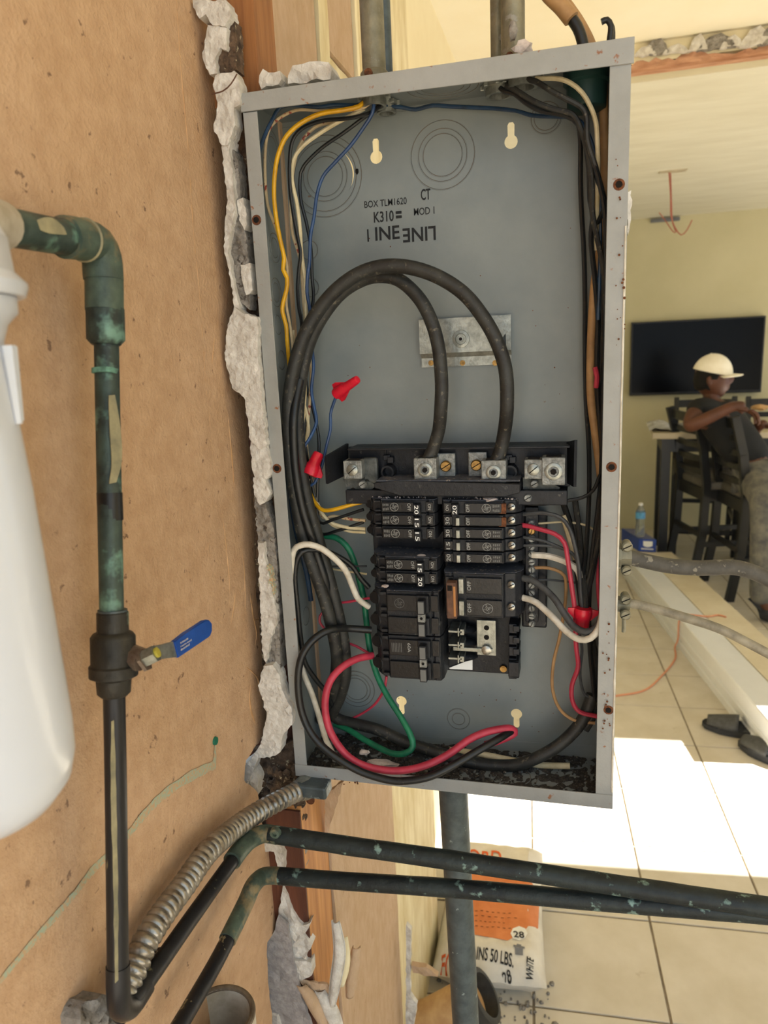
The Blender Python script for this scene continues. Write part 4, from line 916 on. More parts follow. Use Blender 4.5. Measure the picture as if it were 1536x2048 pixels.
# heavy feeders
FC = 'feeder cable'
wire('outer thick black feeder cable arching to the right lug', 'blkd', [(988, 932, .045), (1000, 905, .048), (1009, 862, .045), (1014, 810, .03), (1011, 740, .03), (992, 680, .03), (962, 628, .028), (925, 585, .028), (875, 553, .028), (820, 535, .028), (765, 533, .028), (715, 549, .028), (670, 582, .028), (632, 628, .028), (604, 682, .026), (587, 740, .024), (578, 800, .022), (577, 870, .022), (583, 940, .022), (592, 1000, .024), (603, 1060, .026), (618, 1110, .028), (640, 1172, .03), (655, 1220, .032), (668, 1275, .036), (674, 1320, .042), (670, 1364, .05), (664, 1400, .06), (640, 1440, .07)], .0073, 'feeder_cable', FC, seg=16)
wire('inner thick black feeder cable arching to the left lug', 'blkd', [(853, 925, .045), (863, 905, .048), (877, 862, .045), (882, 812, .034), (883, 760, .034), (877, 695, .034), (863, 643, .036), (840, 599, .038), (806, 565, .042), (775, 553, .044), (735, 556, .046), (690, 580, .046), (655, 618, .044), (625, 670, .042), (608, 725, .040), (598, 790, .038), (596, 860, .036), (602, 930, .036), (614, 1000, .036), (628, 1050, .038), (644, 1106, .04), (661, 1167, .042), (676, 1227, .044), (688, 1288, .048), (691, 1348, .052), (680, 1394, .058), (667, 1425, .062), (680, 1440, .065), (752, 1458, .06), (813, 1485, .055), (898, 1512, .05), (960, 1528, .05), (1030, 1530, .05), (1085, 1510, .05), (1130, 1480, .055), (1165, 1440, .06), (1185, 1390, .065)], .0071, 'feeder_cable', FC, seg=16)
wire('third black cable squeezed between the two arching feeders', 'blk', [(600, 760, .03), (588, 830, .018), (588, 900, .018), (594, 960, .018), (606, 1020, .02), (622, 1070, .024), (634, 1110, .03), (650, 1160, .034), (668, 1225, .05), (678, 1280, .056), (684, 1340, .06), (676, 1390, .066)], .0050, 'feeder_cable', FC, seg=14)
wire('dark navy cable along the left edge of the black feeders', 'navy', [(584, 880, .034), (580, 950, .034), (584, 1010, .034), (592, 1060, .036), (602, 1100, .04), (614, 1150, .05), (622, 1200, .06)], .0032, group=G1)
wire('thick white wire arching into the upper left double breaker', 'wht', [(600, 1300, .03), (586, 1240, .012), (580, 1180, .008), (583, 1125, .006), (588, 1100, .006), (600, 1091, .006), (619, 1089, .008), (643, 1097, .012), (667, 1115, .02), (690, 1139, .028), (704, 1170, .036), (716, 1197, .044), (738, 1214, .052)], .0035, seg=12)
wire('white wire coming down behind the big red loop', 'wht', [(600, 1300, .03), (607, 1345, .025), (625, 1391, .02), (640, 1439, .018), (652, 1479, .02), (668, 1512, .03), (672, 1535, .04)], .0034, seg=12)
wire('black wire twisted behind the arching white wire', 'blk', [(738, 1175, .055), (722, 1158, .05), (704, 1132, .044), (680, 1115, .036), (650, 1102, .026), (613, 1100, .014), (597, 1113, .010), (590, 1152, .010), (595, 1212, .012), (601, 1273, .016), (610, 1324, .022), (631, 1358, .03), (652, 1385, .04), (663, 1410, .05)], .0030, seg=12)
wire('black wire making the large front loop past the bottom flange', 'blk', [(742, 1260, .052), (698, 1257, .04), (667, 1258, .022), (640, 1269, .010), (616, 1291, .0), (601, 1321, -.006), (596, 1364, -.010), (602, 1418, -.012), (619, 1461, -.014), (646, 1494, -.016), (685, 1523, -.018), (728, 1546, -.018), (782, 1561, -.018), (820, 1561, -.017), (860, 1553, -.014), (904, 1532, -.006), (955, 1502, .010), (1000, 1476, .03), (1022, 1462, .045)], .0043, seg=14)
wire('thick red wire looping from the 60A breaker across the bottom', 'red', [(745, 1311, .052), (713, 1318, .035), (682, 1336, .018), (661, 1361, .006), (651, 1394, .0), (652, 1433, -.002), (664, 1470, -.004), (692, 1509, -.006), (728, 1531, -.006), (776, 1541, -.006), (819, 1539, -.004), (861, 1527, 0), (898, 1508, .008), (937, 1480, .02), (970, 1465, .03), (1008, 1457, .04), (1024, 1458, .046), (1029, 1466, .048), (1006, 1478, .045), (970, 1490, .04)], .0043, seg=14)
wire('thick green wire from behind the breakers to the box floor', 'grn', [(645, 1071, .07), (673, 1076, .066), (692, 1091, .064), (704, 1112, .066), (716, 1150, .07), (728, 1200, .072), (733, 1245, .07), (740, 1300, .066), (755, 1352, .06), (776, 1394, .05), (801, 1433, .04), (820, 1468, .03), (826, 1492, .026), (812, 1506, .024), (782, 1506, .028), (737, 1484, .04), (698, 1460, .055), (670, 1448, .065)], .0037, seg=12)
for lb, pts in (('thin red wire entering the left double breaker from the feeders', [(676, 1206, .06), (700, 1203, .058), (740, 1196, .056)]), ('short red wire bent beside the black feeders', [(648, 1222, .07), (640, 1232, .068), (640, 1245, .068), (648, 1256, .07)]),
                ('thin red wire reaching the 60A breaker from above', [(694, 1286, .062), (712, 1292, .06), (740, 1308, .058)]), ('thin red wire curving below the left bank toward the feeders', [(773, 1352, .06), (768, 1380, .06), (750, 1408, .062), (726, 1426, .065), (704, 1437, .068)])):
    wire(lb, 'red', pts, .0016)
# right bundle
wire('navy wire running across the top of the back plate', 'navy', [(758, 200, .06), (768, 212, .06), (802, 214, .07), (831, 219, .075), (864, 211, .078), (903, 213, .08), (949, 215, .08), (989, 217, .078), (1032, 222, .074), (1066, 231, .068), (1112, 233, .06), (1146, 235, .055), (1168, 252, .05), (1186, 294, .048), (1196, 350, .05), (1200, 430, .055), (1200, 520, .06), (1196, 640, .06)], .0020, group=G2)
wire('black wire swinging right from the lower top fitting', 'blk', [(1000, 176, .05), (1010, 183, .048), (1029, 187, .045), (1055, 208, .042), (1083, 222, .042), (1118, 228, .04), (1146, 238, .04), (1164, 262, .04), (1178, 302, .04), (1192, 351, .042), (1206, 394, .045), (1212, 460, .05), (1208, 560, .055), (1206, 700, .055), (1205, 850, .055), (1200, 1000, .055), (1190, 1120, .05), (1175, 1190, .045), (1170, 1216, .04)], .0024, group=G2)
wire('dusty black wire above the first one from the top fitting', 'blkd', [(1012, 172, .045), (1029, 179, .042), (1066, 202, .038), (1109, 219, .036), (1144, 228, .035), (1161, 256, .034), (1172, 293, .034), (1181, 336, .036), (1184, 385, .04), (1184, 420, .04), (1189, 451, .042), (1201, 508, .045), (1208, 550, .048), (1212, 640, .05), (1210, 760, .052), (1208, 900, .052), (1200, 1060, .05), (1180, 1150, .05), (1165, 1215, .04)], .0026, group=G2)
wire('black wire arching from the upper right fitting', 'blkd', [(1040, 150, .04), (1050, 158, .036), (1072, 163, .032), (1103, 182, .028), (1135, 199, .026), (1161, 213, .026), (1173, 233, .026), (1175, 279, .028), (1190, 330, .03), (1204, 380, .032), (1215, 430, .034), (1222, 500, .04)], .0026, group=G2)
wire('pale cream wire arching over the black wires at top right', 'crm', [(1046, 150, .045), (1060, 157, .042), (1112, 157, .034), (1141, 166, .03), (1164, 185, .03), (1181, 213, .03), (1192, 245, .03), (1195, 293, .034), (1196, 340, .042), (1194, 420, .05), (1192, 500, .06)], .0022, group=G2)
wire('tan sheathed cable standing against the right side of the box', 'nm', [(1207, 170, .062), (1208, 250, .064), (1210, 340, .066), (1208, 430, .068), (1200, 500, .07), (1190, 560, .07), (1184, 640, .068), (1181, 720, .064), (1182, 800, .062), (1192, 880, .064), (1202, 960, .068), (1208, 1060, .07)], .0042, 'cable', 'cable', seg=12)
for k, (lb, mt_, pts, r) in enumerate([
    ('black wire farthest left in the right bundle', 'blk', [(1155, 240, .066), (1161, 279, .07), (1161, 365, .074), (1164, 437, .074), (1168, 508, .074), (1170, 600, .074), (1170, 700, .072), (1172, 800, .07), (1178, 900, .066), (1178, 1000, .06), (1172, 1100, .055), (1163, 1180, .05), (1160, 1260, .05)], .0024),
    ('black wire crossing over the tan cable half way down', 'blk', [(1184, 420, .045), (1192, 450, .05), (1207, 420, .04), (1214, 400, .035)], .0022),
    ('black wire twisting beside the tan cable at the upper right', 'blk', [(1172, 290, .05), (1178, 340, .052), (1180, 400, .05), (1186, 430, .05), (1182, 480, .055), (1190, 560, .06), (1196, 640, .062), (1194, 720, .06), (1198, 820, .06), (1204, 920, .06), (1196, 1020, .056), (1186, 1100, .052), (1178, 1200, .05), (1180, 1300, .055), (1190, 1400, .06)], .0026),
    ('black wire hugging the right flange from top to middle', 'blk', [(1190, 330, .03), (1200, 370, .028), (1208, 410, .026), (1212, 460, .026), (1214, 560, .028), (1212, 680, .03), (1210, 800, .034), (1206, 950, .04), (1202, 1100, .044), (1204, 1240, .05)], .0024),
    ('thick black wire dropping past the red nut', 'blkd', [(1150, 1000, .074), (1158, 1060, .07), (1164, 1120, .06), (1170, 1180, .045), (1172, 1218, .038)], .0032),
    ('dark wire dropping from the right strap behind the red wire', 'blk', [(1120, 975, .06), (1128, 1010, .066), (1140, 1050, .07), (1150, 1110, .07), (1158, 1170, .06), (1164, 1216, .04)], .0034),
    ('grey wire hanging below the red nut to the box floor', 'grey', [(1158, 1262, .045), (1164, 1300, .05), (1160, 1350, .055), (1170, 1390, .06), (1196, 1398, .06)], .0016),
    ('thick dark cable at the lower right side of the box', 'blkd', [(1180, 1270, .07), (1190, 1320, .07), (1192, 1380, .068), (1186, 1430, .064), (1170, 1460, .06)], .0045)]):
    wire(lb, mt_, pts, r, group=G2)
R_ = 'wires on the right breakers'
wire('black wire on the topmost right breaker', 'blk', [(1040, 1006, .055), (1060, 1008, .052), (1088, 1008, .05), (1132, 1002, .05), (1165, 995, .05), (1187, 980, .05), (1200, 950, .05)], .0019, group=R_)
wire('grey wire on the second right breaker curving down', 'grey', [(1040, 1029, .055), (1060, 1027, .05), (1088, 1026, .046), (1121, 1035, .042), (1139, 1057, .04), (1150, 1093, .04), (1158, 1137, .04), (1161, 1188, .04), (1165, 1222, .038)], .0023, group=R_)
wire('red wire on the right bank running down to the corner', 'red', [(1040, 1050, .055), (1056, 1052, .05), (1078, 1058, .046), (1110, 1068, .042), (1129, 1086, .038), (1136, 1122, .036), (1143, 1170, .036), (1150, 1225, .038), (1152, 1289, .042), (1156, 1333, .046), (1144, 1370, .048), (1145, 1402, .05), (1160, 1424, .052), (1196, 1433, .054)], .0026, group=R_)
wire('grey wire on the fourth right breaker', 'grey', [(1040, 1073, .055), (1062, 1077, .052), (1088, 1082, .05), (1125, 1097, .05), (1150, 1112, .05), (1160, 1150, .05)], .0017, group=R_)
wire('grey wire on the fifth right breaker', 'grey', [(1040, 1091, .055), (1062, 1091, .053), (1088, 1091, .052), (1129, 1099, .052), (1154, 1120, .052), (1166, 1170, .052)], .0017, group=R_)
wire('stubby dusty white wire on the neutral bar', 'wht', [(1064, 1110, .055), (1099, 1113, .052), (1136, 1126, .05), (1156, 1142, .05), (1166, 1180, .055)], .0036, group=R_)
wire('thin cream wire near the top of the neutral bar', 'crm', [(1064, 1048, .06), (1090, 1046, .066), (1130, 1044, .07), (1170, 1050, .07), (1195, 1064, .07)], .0012, group=R_)
wire('wide cream cable end behind the red wire', 'crm', [(1126, 1030, .068), (1136, 1060, .068), (1146, 1095, .068), (1152, 1118, .068)], .004, group=R_)
wire('tan wire on the neutral bar drooping to the box floor', 'nm', [(1066, 1136, .058), (1086, 1135, .058), (1110, 1139, .058), (1129, 1152, .06), (1132, 1181, .062), (1129, 1217, .064), (1119, 1275, .064), (1107, 1326, .064), (1105, 1377, .062), (1119, 1417, .06), (1148, 1440, .058), (1190, 1446, .058)], .0019, group=R_)
wire('thin dark wire low on the neutral bar', 'grey', [(1066, 1160, .06), (1100, 1160, .066), (1130, 1163, .07), (1160, 1166, .07)], .0013, group=R_)
wire('thick grey wire from the double breaker curving right', 'grey', [(1038, 1155, .055), (1056, 1158, .05), (1074, 1166, .046), (1107, 1195, .036), (1129, 1228, .026), (1148, 1253, .018), (1172, 1264, .012), (1194, 1254, .012), (1206, 1220, .02), (1210, 1150, .03), (1214, 1120, .036)], .0038, seg=12, group=R_)
wire('thick cream wire from the double breaker curving right', 'wht', [(1038, 1194, .055), (1056, 1198, .05), (1074, 1206, .044), (1105, 1234, .030), (1134, 1264, .018), (1159, 1279, .010), (1181, 1276, .007), (1198, 1256, .006), (1206, 1220, .014), (1210, 1180, .03)], .0036, seg=12, group=R_)
wire('red wire loop at the right edge of the box', 'red', [(1206, 1090, .06), (1198, 1130, .055), (1196, 1170, .05), (1200, 1220, .05), (1206, 1250, .055)], .0022, group=G2)
# small red mark high on the right bundle
wire('small red wire end in the right bundle', 'red', [(1190, 735, .05), (1194, 755, .048), (1192, 775, .05)], .0026, group=G2)
# white/grey cable along box floor
wire('pale grey cable lying at the back of the box floor', 'crm', [(900, 1500, .07), (960, 1508, .066), (1020, 1520, .062), (1080, 1530, .06), (1140, 1532, .06)], .0038, seg=12)
# fittings on top of the box
def locknut(px, py, r, lb, up=0):
    c = PZ(px, py, bz1 - TH - .001); c.y = max(.03, min(.07, c.y)); t = thing('conduit_locknut', c - Vector((0, 0, .012)), lb, 'fitting')
    bm = B(); lathe(bm, c, (0, 0, -1), [(0, r * 1.25), (.004, r * 1.25), (.004, r), (.011, r), (.011, r * .75), (.0, r * .75)], 20, False); done('ring', bm, 'galv', t)
    bm = B()
    for k in range(8):
        a = k * math.pi / 4; box(bm, c + Vector((r * 1.25 * math.cos(a) - .002, r * 1.25 * math.sin(a) - .002, -.0045)), c + Vector((r * 1.25 * math.cos(a) + .002, r * 1.25 * math.sin(a) + .002, 0)), .0005)
    done('lobes', bm, 'galv', t); return c
cA = locknut(748, 190, .012, 'locknut under the top of the box where yellow wire enters'); cB = locknut(772, 204, .010, 'small locknut beside the left wire entry')
cC = locknut(998, 168, .013, 'lower steel locknut under the right part of the top'); cD = locknut(1046, 150, .014, 'upper right locknut above the cream wire')
# dark green connector upper right
c = Vector((.012, .055, bz1 - .002)); bm = B(); lathe(bm, c, (0, 0, -1), [(0, .022), (.012, .022), (.014, .019), (.034, .018), (.036, .014)], 20)
tag(done('cable_gland', bm, 'grn', None, True), 'dark green cable gland in the top right corner of the box', 'fitting')
bpy.data.objects['cable_gland'].data.materials[0] = mat('dark_green_plastic', '1d3a36', None, rough=.5)
# conduits above the box
def conduit(px0, px1, pyb, y, lb, mt='galvold', coup=True, top=CEILN):
    a, b = PY(px0, pyb, y), PY(px1, pyb, y); r = (b.x - a.x) / 2; c = (a + b) / 2
    t = thing('steel_conduit', (c.x, y, bz1), lb, 'conduit', 'steel conduits above the box')
    bm = B(); cyl(bm, (c.x, y, bz1 + .002), (c.x, y, top), r, seg=24); done('pipe', bm, mt, t, True)
    if coup:
        bm = B(); lathe(bm, (c.x, y, bz1), (0, 0, 1), [(0, r * 1.08), (.004, r * 1.2), (.013, r * 1.2), (.015, r * 1.05)], 24); done('coupling', bm, mt, t, True)
        bm = B(); cyl(bm, (c.x - .002, y - r * 1.15, bz1 + .009), (c.x - .002, y - r * 1.5, bz1 + .009), .004, seg=10); done('set_screw', bm, 'rust', t, True)
    return t
conduit(724, 770, 105, .035, 'front steel conduit rising from the left of the box top'); conduit(756, 784, 105, .068, 'conduit standing behind the front left conduit', 'conduit')
conduit(1002, 1050, 75, .045, 'conduit with a bent screw rising right of the box centre'); conduit(981, 1010, 85, .075, 'darker conduit partly hidden beside the right conduit', 'galvold')
bm = B(); c = PY(1026, 62, .02); blob(bm, c, (.004, .006, .008), 4, .4, 2); tag(done('plaster_blob', bm, 'mortar', None, True), 'grey blob stuck on the right conduit', 'plaster')
bm = B(); c = PY(1046, 92, .02); blob(bm, c + Vector((0, .004, 0)), (.009, .006, .006), 6, .5, 2); tag(done('plaster_blob', bm, 'crumb', None, True), 'pinkish plaster bit at the foot of the right conduit', 'plaster')
# cables above right
wire('tan sheathed cable entering the top of the box from above', 'nm', [(1070, -90, .06), (1105, -30, .06), (1140, 20, .06), (1160, 50, .06), (1180, 90, .06), (1190, 130, .06)], .0056, 'cable', 'cable', seg=12)
wire('black cable with a torn tan jacket above the box', 'blk', [(1060, -90, .05), (1100, -20, .05), (1130, 20, .05), (1155, 55, .05), (1166, 90, .05), (1172, 130, .05)], .0052, 'cable', 'cable', seg=12)
wire('torn piece of tan jacket around the black cable', 'nm', [(1050, -95, .046), (1090, -22, .046), (1122, 12, .046), (1143, 38, .046)], .0074, 'cable_jacket', 'cable', seg=12)
wire('short black wire hooked above the top right corner', 'blk', [(1203, 44, .05), (1214, 40, .05), (1222, 52, .05), (1220, 75, .05), (1216, 110, .05)], .0028, seg=10)
wire('second short hooked wire right of the first one', 'blkd', [(1210, 40, .056), (1222, 48, .056), (1226, 66, .056), (1224, 110, .056)], .0022, seg=10)
# conduit below the box
a, b = PY(879, 1600, .05), PY(936, 1600, .05); r = (b.x - a.x) / 2; c0 = (a + b) / 2; q = PY(931, 2040, .06)
bm = B(); d = (q - Vector((c0.x, .05, c0.z))); p0 = Vector((c0.x, .05, c0.z)); u = d / abs(d.z)
cyl(bm, p0 - u * (bz0 - 1e-3 - c0.z) * 1.0, p0 + u * (p0.z - 0.0), r, seg=28)
tag(done('riser_conduit', bm, 'conduit', None, True), 'blue grey steel conduit running down from the box to the floor', 'conduit')

# flexible conduit at lower left
XF = -.340
fp = [(225, 2035), (248, 1985), (269, 1937), (291, 1883), (328, 1824), (369, 1769), (414, 1705), (465, 1660), (510, 1628), (556, 1602), (604, 1578)]
fx = [XF, XF, XF, XF, XF, XF, XF, XF, -.334, -.320, -.304]
path = smoothpath([PX(p[0], p[1], x) for p, x in zip(fp, fx)], .0008); path = [path[i] for i in range(len(path))]
Ltot = sum((path[i + 1] - path[i]).length for i in range(len(path) - 1)); npitch = round(Ltot / .0073)
def fr(t):
    k = (t * npitch) % 1; return .0092 + .0025 * (math.sin(math.pi * k) ** .6 if k > 0 else 0)
fx_ = thing('flexible_conduit', path[0], 'ribbed steel flexible conduit running up the tan wall to the box', 'conduit')
bm = B(); tube(bm, path, fr, 18); done('ribbed_sheath', bm, 'flex', fx_, True)
bm = B(); e = path[-1]; dd = (path[-1] - path[-6]).normalized(); tube(bm, [e - dd * .006, e + dd * .004, e + dd * .024, e + dd * .034], lambda t: .0125 + .003 * math.sin(math.pi * t), 14); done('connector', bm, 'galv', fx_, True)
bm = B(); q = PY(655, 1572, .012); box(bm, e + Vector((-.004, -.012, -.004)), e + Vector((.034, .012, .012)), .003); done('clamp_body', bm, 'conduit', fx_)
bm = B(); c = PY(622, 1598, .0); cyl(bm, c, c + Vector((0, .014, .004)), .0042, seg=12); cyl(bm, c + Vector((0, -.003, 0)), c, .0055, .005, 12); done('clamp_screw', bm, 'rust', fx_, True)

# ================================================================ PIPES
XP = -.332
def elbowpath(pts): return smoothpath(pts, .004)
p1w = [(237, 2024), (282, 1979), (419, 1783), (478, 1700)]
# upper horizontal pipe
A1 = PX(236, 2034, XP); A2 = PX(478, 1703, XP); C1 = PX(506, 1676, XP)
def pipe(label, segs, r, mt, fit, fr_=1.22, name='copper_pipe'):
    pass
yR = .0
h1 = thing('copper_pipe', A1, 'upper dark pipe running along the wall then right below the box', 'pipe', 'two horizontal pipes under the box')
corner = PX(500, 1684, XP); end1 = PY(1600, 1826, -.022 + 0)
corner.y = -.022 + (corner.y - corner.y)
c1y = PX(500, 1684, XP).y
S1 = [A1 + (PX(282, 1979, XP) - A1) * .05, PX(282, 1979, XP), PX(380, 1840, XP), PX(480, 1700, XP)]
rp = .0078
E1 = PY(540, 1668, c1y + .012); E1b = PY(1640, 1831, c1y + .012)
bm = B(); tube(bm, smoothpath([S1[0], S1[1], S1[2], S1[3]], .01), .0074, 18); done('wall_run', bm, 'copperd', h1, True)
el = smoothpath([PX(464, 1722, XP), PX(480, 1700, XP), PX(500, 1680, XP + .002), PY(524, 1668, c1y + .010), E1, PY(556, 1671, c1y + .012)], .003)
bm = B(); tube(bm, el, .0096, 18); done('elbow', bm, 'elbow', h1, True)
bm = B(); tube(bm, smoothpath([E1, PY(700, 1692, c1y + .012), PY(900, 1720, c1y + .012), PY(1200, 1765, c1y + .012), E1b], .02), .0096, 18, jit=.05); done('front_run', bm, 'copperh', h1, True)
bm = B(); c = PY(551, 1665, c1y); lathe(bm, c, (0, -1, 0), [(-.002, .006), (.003, .0055), (.0035, .0028), (.001, .0026)], 14); done('boss', bm, 'elbow', h1, True)
c2y = PX(510, 1762, XP).y
h2 = thing('copper_pipe', PX(380, 2000, XP), 'lower dark pipe bending off the wall and crossing below the first', 'pipe', 'two horizontal pipes under the box')
bm = B(); tube(bm, smoothpath([PX(345, 2075, XP), PX(395, 1990, XP), PX(440, 1910, XP), PX(490, 1810, XP)], .01), .0078, 18); done('wall_run', bm, 'copperd', h2, True)
E2 = PY(560, 1752, c2y + .012)
bm = B(); tube(bm, smoothpath([PX(455, 1880, XP), PX(490, 1808, XP), PX(506, 1772, XP + .002), PY(524, 1754, c2y + .010), PY(545, 1751, c2y + .012), E2], .003), .0092, 18); done('elbow', bm, 'elbow', h2, True)
bm = B(); tube(bm, smoothpath([E2, PY(700, 1763, c2y + .012), PY(900, 1776, c2y + .012), PY(1200, 1802, c2y + .012), PY(1640, 1836, c2y + .012)], .02), .0093, 18, jit=.05); done('front_run', bm, 'copperh', h2, True)

# vertical riser with valve and top elbow
XR = -.322
rz = thing('copper_riser', PX(237, 2015, XR), 'vertical copper riser with green patina on the tan wall', 'pipe')
def rp_(px, py): return PX(px, py, XR)
bm = B(); tube(bm, smoothpath([rp_(228, 1370), rp_(232, 1600), rp_(236, 1960)], .01), .0079, 20); done('lower_pipe', bm, 'copperd', rz, True)
bm = B(); tube(bm, smoothpath([rp_(236, 1930), rp_(237, 1985), PX(242, 2015, XR - .004), PX(262, 2012, XP), PX(290, 1970, XP)], .004), .0088, 18); done('lower_elbow', bm, 'copperd', rz, True)
bm = B(); tube(bm, smoothpath([rp_(213, 690), rp_(217, 900), rp_(224, 1250)], .01), .0086, 20); done('upper_pipe', bm, 'copper', rz, True)
bm = B(); tube(bm, smoothpath([rp_(219, 985), rp_(221, 1040)], .004), .0090, 20); done('tape_band', bm, 'blk', rz, True)
bm = B(); tube(bm, smoothpath([rp_(212, 738), rp_(212, 748)], .003), .0100, 18, jit=.3); done('solder_ring', bm, 'verdi', rz, True)
for w, pp in ((.0048, [(222, 790), (228, 850), (232, 920), (224, 965)]), ):
    bm = B(); pth = smoothpath([PX(a, b, XR + .0058) for a, b in pp], .004); L_, Q_ = [], []
    for i, p in enumerate(pth):
        ww = w * math.sin(math.pi * (.08 + .84 * i / len(pth))); L_.append(bm.verts.new(p + Vector((.0012, -ww * .8 - .004, 0)))); Q_.append(bm.verts.new(p + Vector((.0028, ww * .8 - .001, 0))))
    for i in range(len(pth) - 1): bm.faces.new((L_[i], L_[i + 1], Q_[i + 1], Q_[i]))
    o = done('peeled_paint', bm, 'peel', rz)
    o.modifiers.new('s', 'SOLIDIFY').thickness = .0006
bm = B(); pth = smoothpath([PX(a, b, XR + .0074) for a, b in [(226, 1440), (228, 1600), (232, 1760), (234, 1960)]], .006); L_, Q_ = [], []
for i, p in enumerate(pth):
    ww = .0026 * (1 + .5 * noise.noise(p * 60)) * math.sin(math.pi * (.03 + .94 * i / len(pth))) ** .4; L_.append(bm.verts.new(p + Vector((.0000, -ww - .0012, 0)))); Q_.append(bm.verts.new(p + Vector((.0006, ww - .0012, 0))))
for i in range(len(pth) - 1): bm.faces.new((L_[i], L_[i + 1], Q_[i + 1], Q_[i]))
done('peeled_paint', bm, 'peel', rz).modifiers.new('s', 'SOLIDIFY').thickness = .0004
bm = B(); a, b = rp_(210, 612), rp_(212, 690); lathe(bm, a, b - a, [(0, .0125), (.002, .0132), ((b - a).length * .86, .0132), ((b - a).length, .0098)], 24); done('coupling', bm, 'copper', rz, True)
bm = B(); tube(bm, smoothpath([rp_(209, 622), rp_(208, 560), rp_(205, 530)], .004), .0132, 22); tube(bm, smoothpath([rp_(207, 560), rp_(203, 515), rp_(190, 488), rp_(160, 478), rp_(128, 474)], .004), .0137, 22); done('top_elbow', bm, 'elbow', rz, True)
bm = B(); a, b = rp_(168, 480), rp_(158, 478); ringo(bm, a, (b - a), .0137, .0011, 28, 6); done('elbow_lip', bm, 'peel', rz, True)
bm = B(); tube(bm, smoothpath([rp_(150, 478), rp_(90, 468), rp_(20, 455), rp_(-80, 440)], .01), .0112, 22); done('inlet_pipe', bm, 'copper', rz, True)
bm = B(); pth = smoothpath([PX(78, 450, XR + .0115), PX(110, 452, XR + .0117), PX(132, 462, XR + .0115)], .003); L_ = []; Q_ = []
for i, p in enumerate(pth):
    ww = .005 * math.sin(math.pi * (.2 + .75 * i / len(pth))); L_.append(bm.verts.new(p + Vector((-.001, 0, ww)))); Q_.append(bm.verts.new(p + Vector((.0004, 0, -ww))))
for i in range(len(pth) - 1): bm.faces.new((L_[i], L_[i + 1], Q_[i + 1], Q_[i]))
done('peeled_paint', bm, 'peel', rz)
# ball valve
vt = thing('ball_valve', rp_(227, 1390), 'dark ball valve with blue lever handle on the riser', 'valve')
a, b = rp_(225, 1222), rp_(228, 1392); ax = b - a; L = ax.length
bm = B(); lathe(bm, a, ax, [(0, .0100), (.02 * L, .0112), (.24 * L, .0112), (.26 * L, .014), (.3 * L, .0158), (.62 * L, .0158), (.64 * L, .0172), (.76 * L, .0172), (.80 * L, .0125), (.96 * L, .0118), (L, .0092)], 28); done('body', bm, 'valve', vt, True)
bm = B(); lathe(bm, a, ax, [(-.001, .0104), (.012, .0107)], 20); done('upper_collar', bm, 'conduit', vt, True)
s0 = PX(252, 1308, XR + .008); s1 = PX(284, 1320, XR + .022); s2 = PX(312, 1306, XR + .032)
bm = B(); tube(bm, [s0, s1], .0088, 8); tube(bm, [s1, s1 + (s2 - s1) * .2], .0098, 6); done('stem_housing', bm, 'valvestem', vt)
bm = B(); tube(bm, [s1, s2], .0068, 6); done('stem_nut', bm, 'galv', vt)
bm = B(); nd = (s2 - s1).normalized(); tube(bm, [s2, s2 + nd * .002], .0038, 14); done('yellow_dot', bm, 'ylw', vt)
ho = [PX(302, 1298, XR + .026), PX(345, 1280, XR + .026), PX(410, 1240, XR + .028), PX(420, 1246, XR + .028), PX(417, 1272, XR + .027), PX(350, 1316, XR + .025), PX(300, 1318, XR + .024)]
def lever(name, pix, mt, th):
    pts = [PX(a, b, x) for a, b, x in pix]; bm = B(); n = (pts[1] - pts[0]).cross(pts[-1] - pts[0]).normalized() * th
    A_ = [bm.verts.new(p - n) for p in pts]; B2 = [bm.verts.new(p + n) for p in pts]; bm.faces.new(A_); bm.faces.new(B2[::-1]); k = len(pts)
    for i in range(k): bm.faces.new((A_[i], A_[(i + 1) % k], B2[(i + 1) % k], B2[i]))
    bmesh.ops.bevel(bm, geom=bm.edges[:], offset=th * .4, segments=2, affect='EDGES'); return done(name, bm, mt, vt)
lever('lever_neck', [(305, 1293, XR + .028), (345, 1283, XR + .026), (352, 1314, XR + .026), (306, 1320, XR + .028)], 'galv', .0012)
lv = lever('lever_grip', [(344, 1283, XR + .0262), (368, 1266, XR + .026), (404, 1241, XR + .026), (414, 1239, XR + .026), (420, 1246, XR + .026), (420, 1262, XR + .026), (416, 1273, XR + .026), (352, 1316, XR + .026)], 'bluev', .0022)
A_ = PX(362, 1302, XR + .0292); Bx = PX(408, 1272, XR + .0292); up = (PX(360, 1290, XR + .0292) - A_)
xd = (Bx - A_).normalized(); yd = (up - xd * up.dot(xd)).normalized()
for k, (h_, w_) in enumerate(((.0018, .014), (.0014, .018), (.0016, .012))):
    bm = B(); rl = random.Random(k)
    for j in range(9):
        o_ = A_ + xd * (w_ * j / 9) + yd * (k * .0028); w2 = w_ / 9 * rl.uniform(.4, .8); hh = h_ * rl.uniform(.7, 1)
        bm.faces.new([bm.verts.new(v) for v in (o_, o_ + xd * w2, o_ + xd * w2 + yd * hh, o_ + yd * hh)])
    done('raised_print', bm, 'label', lv)
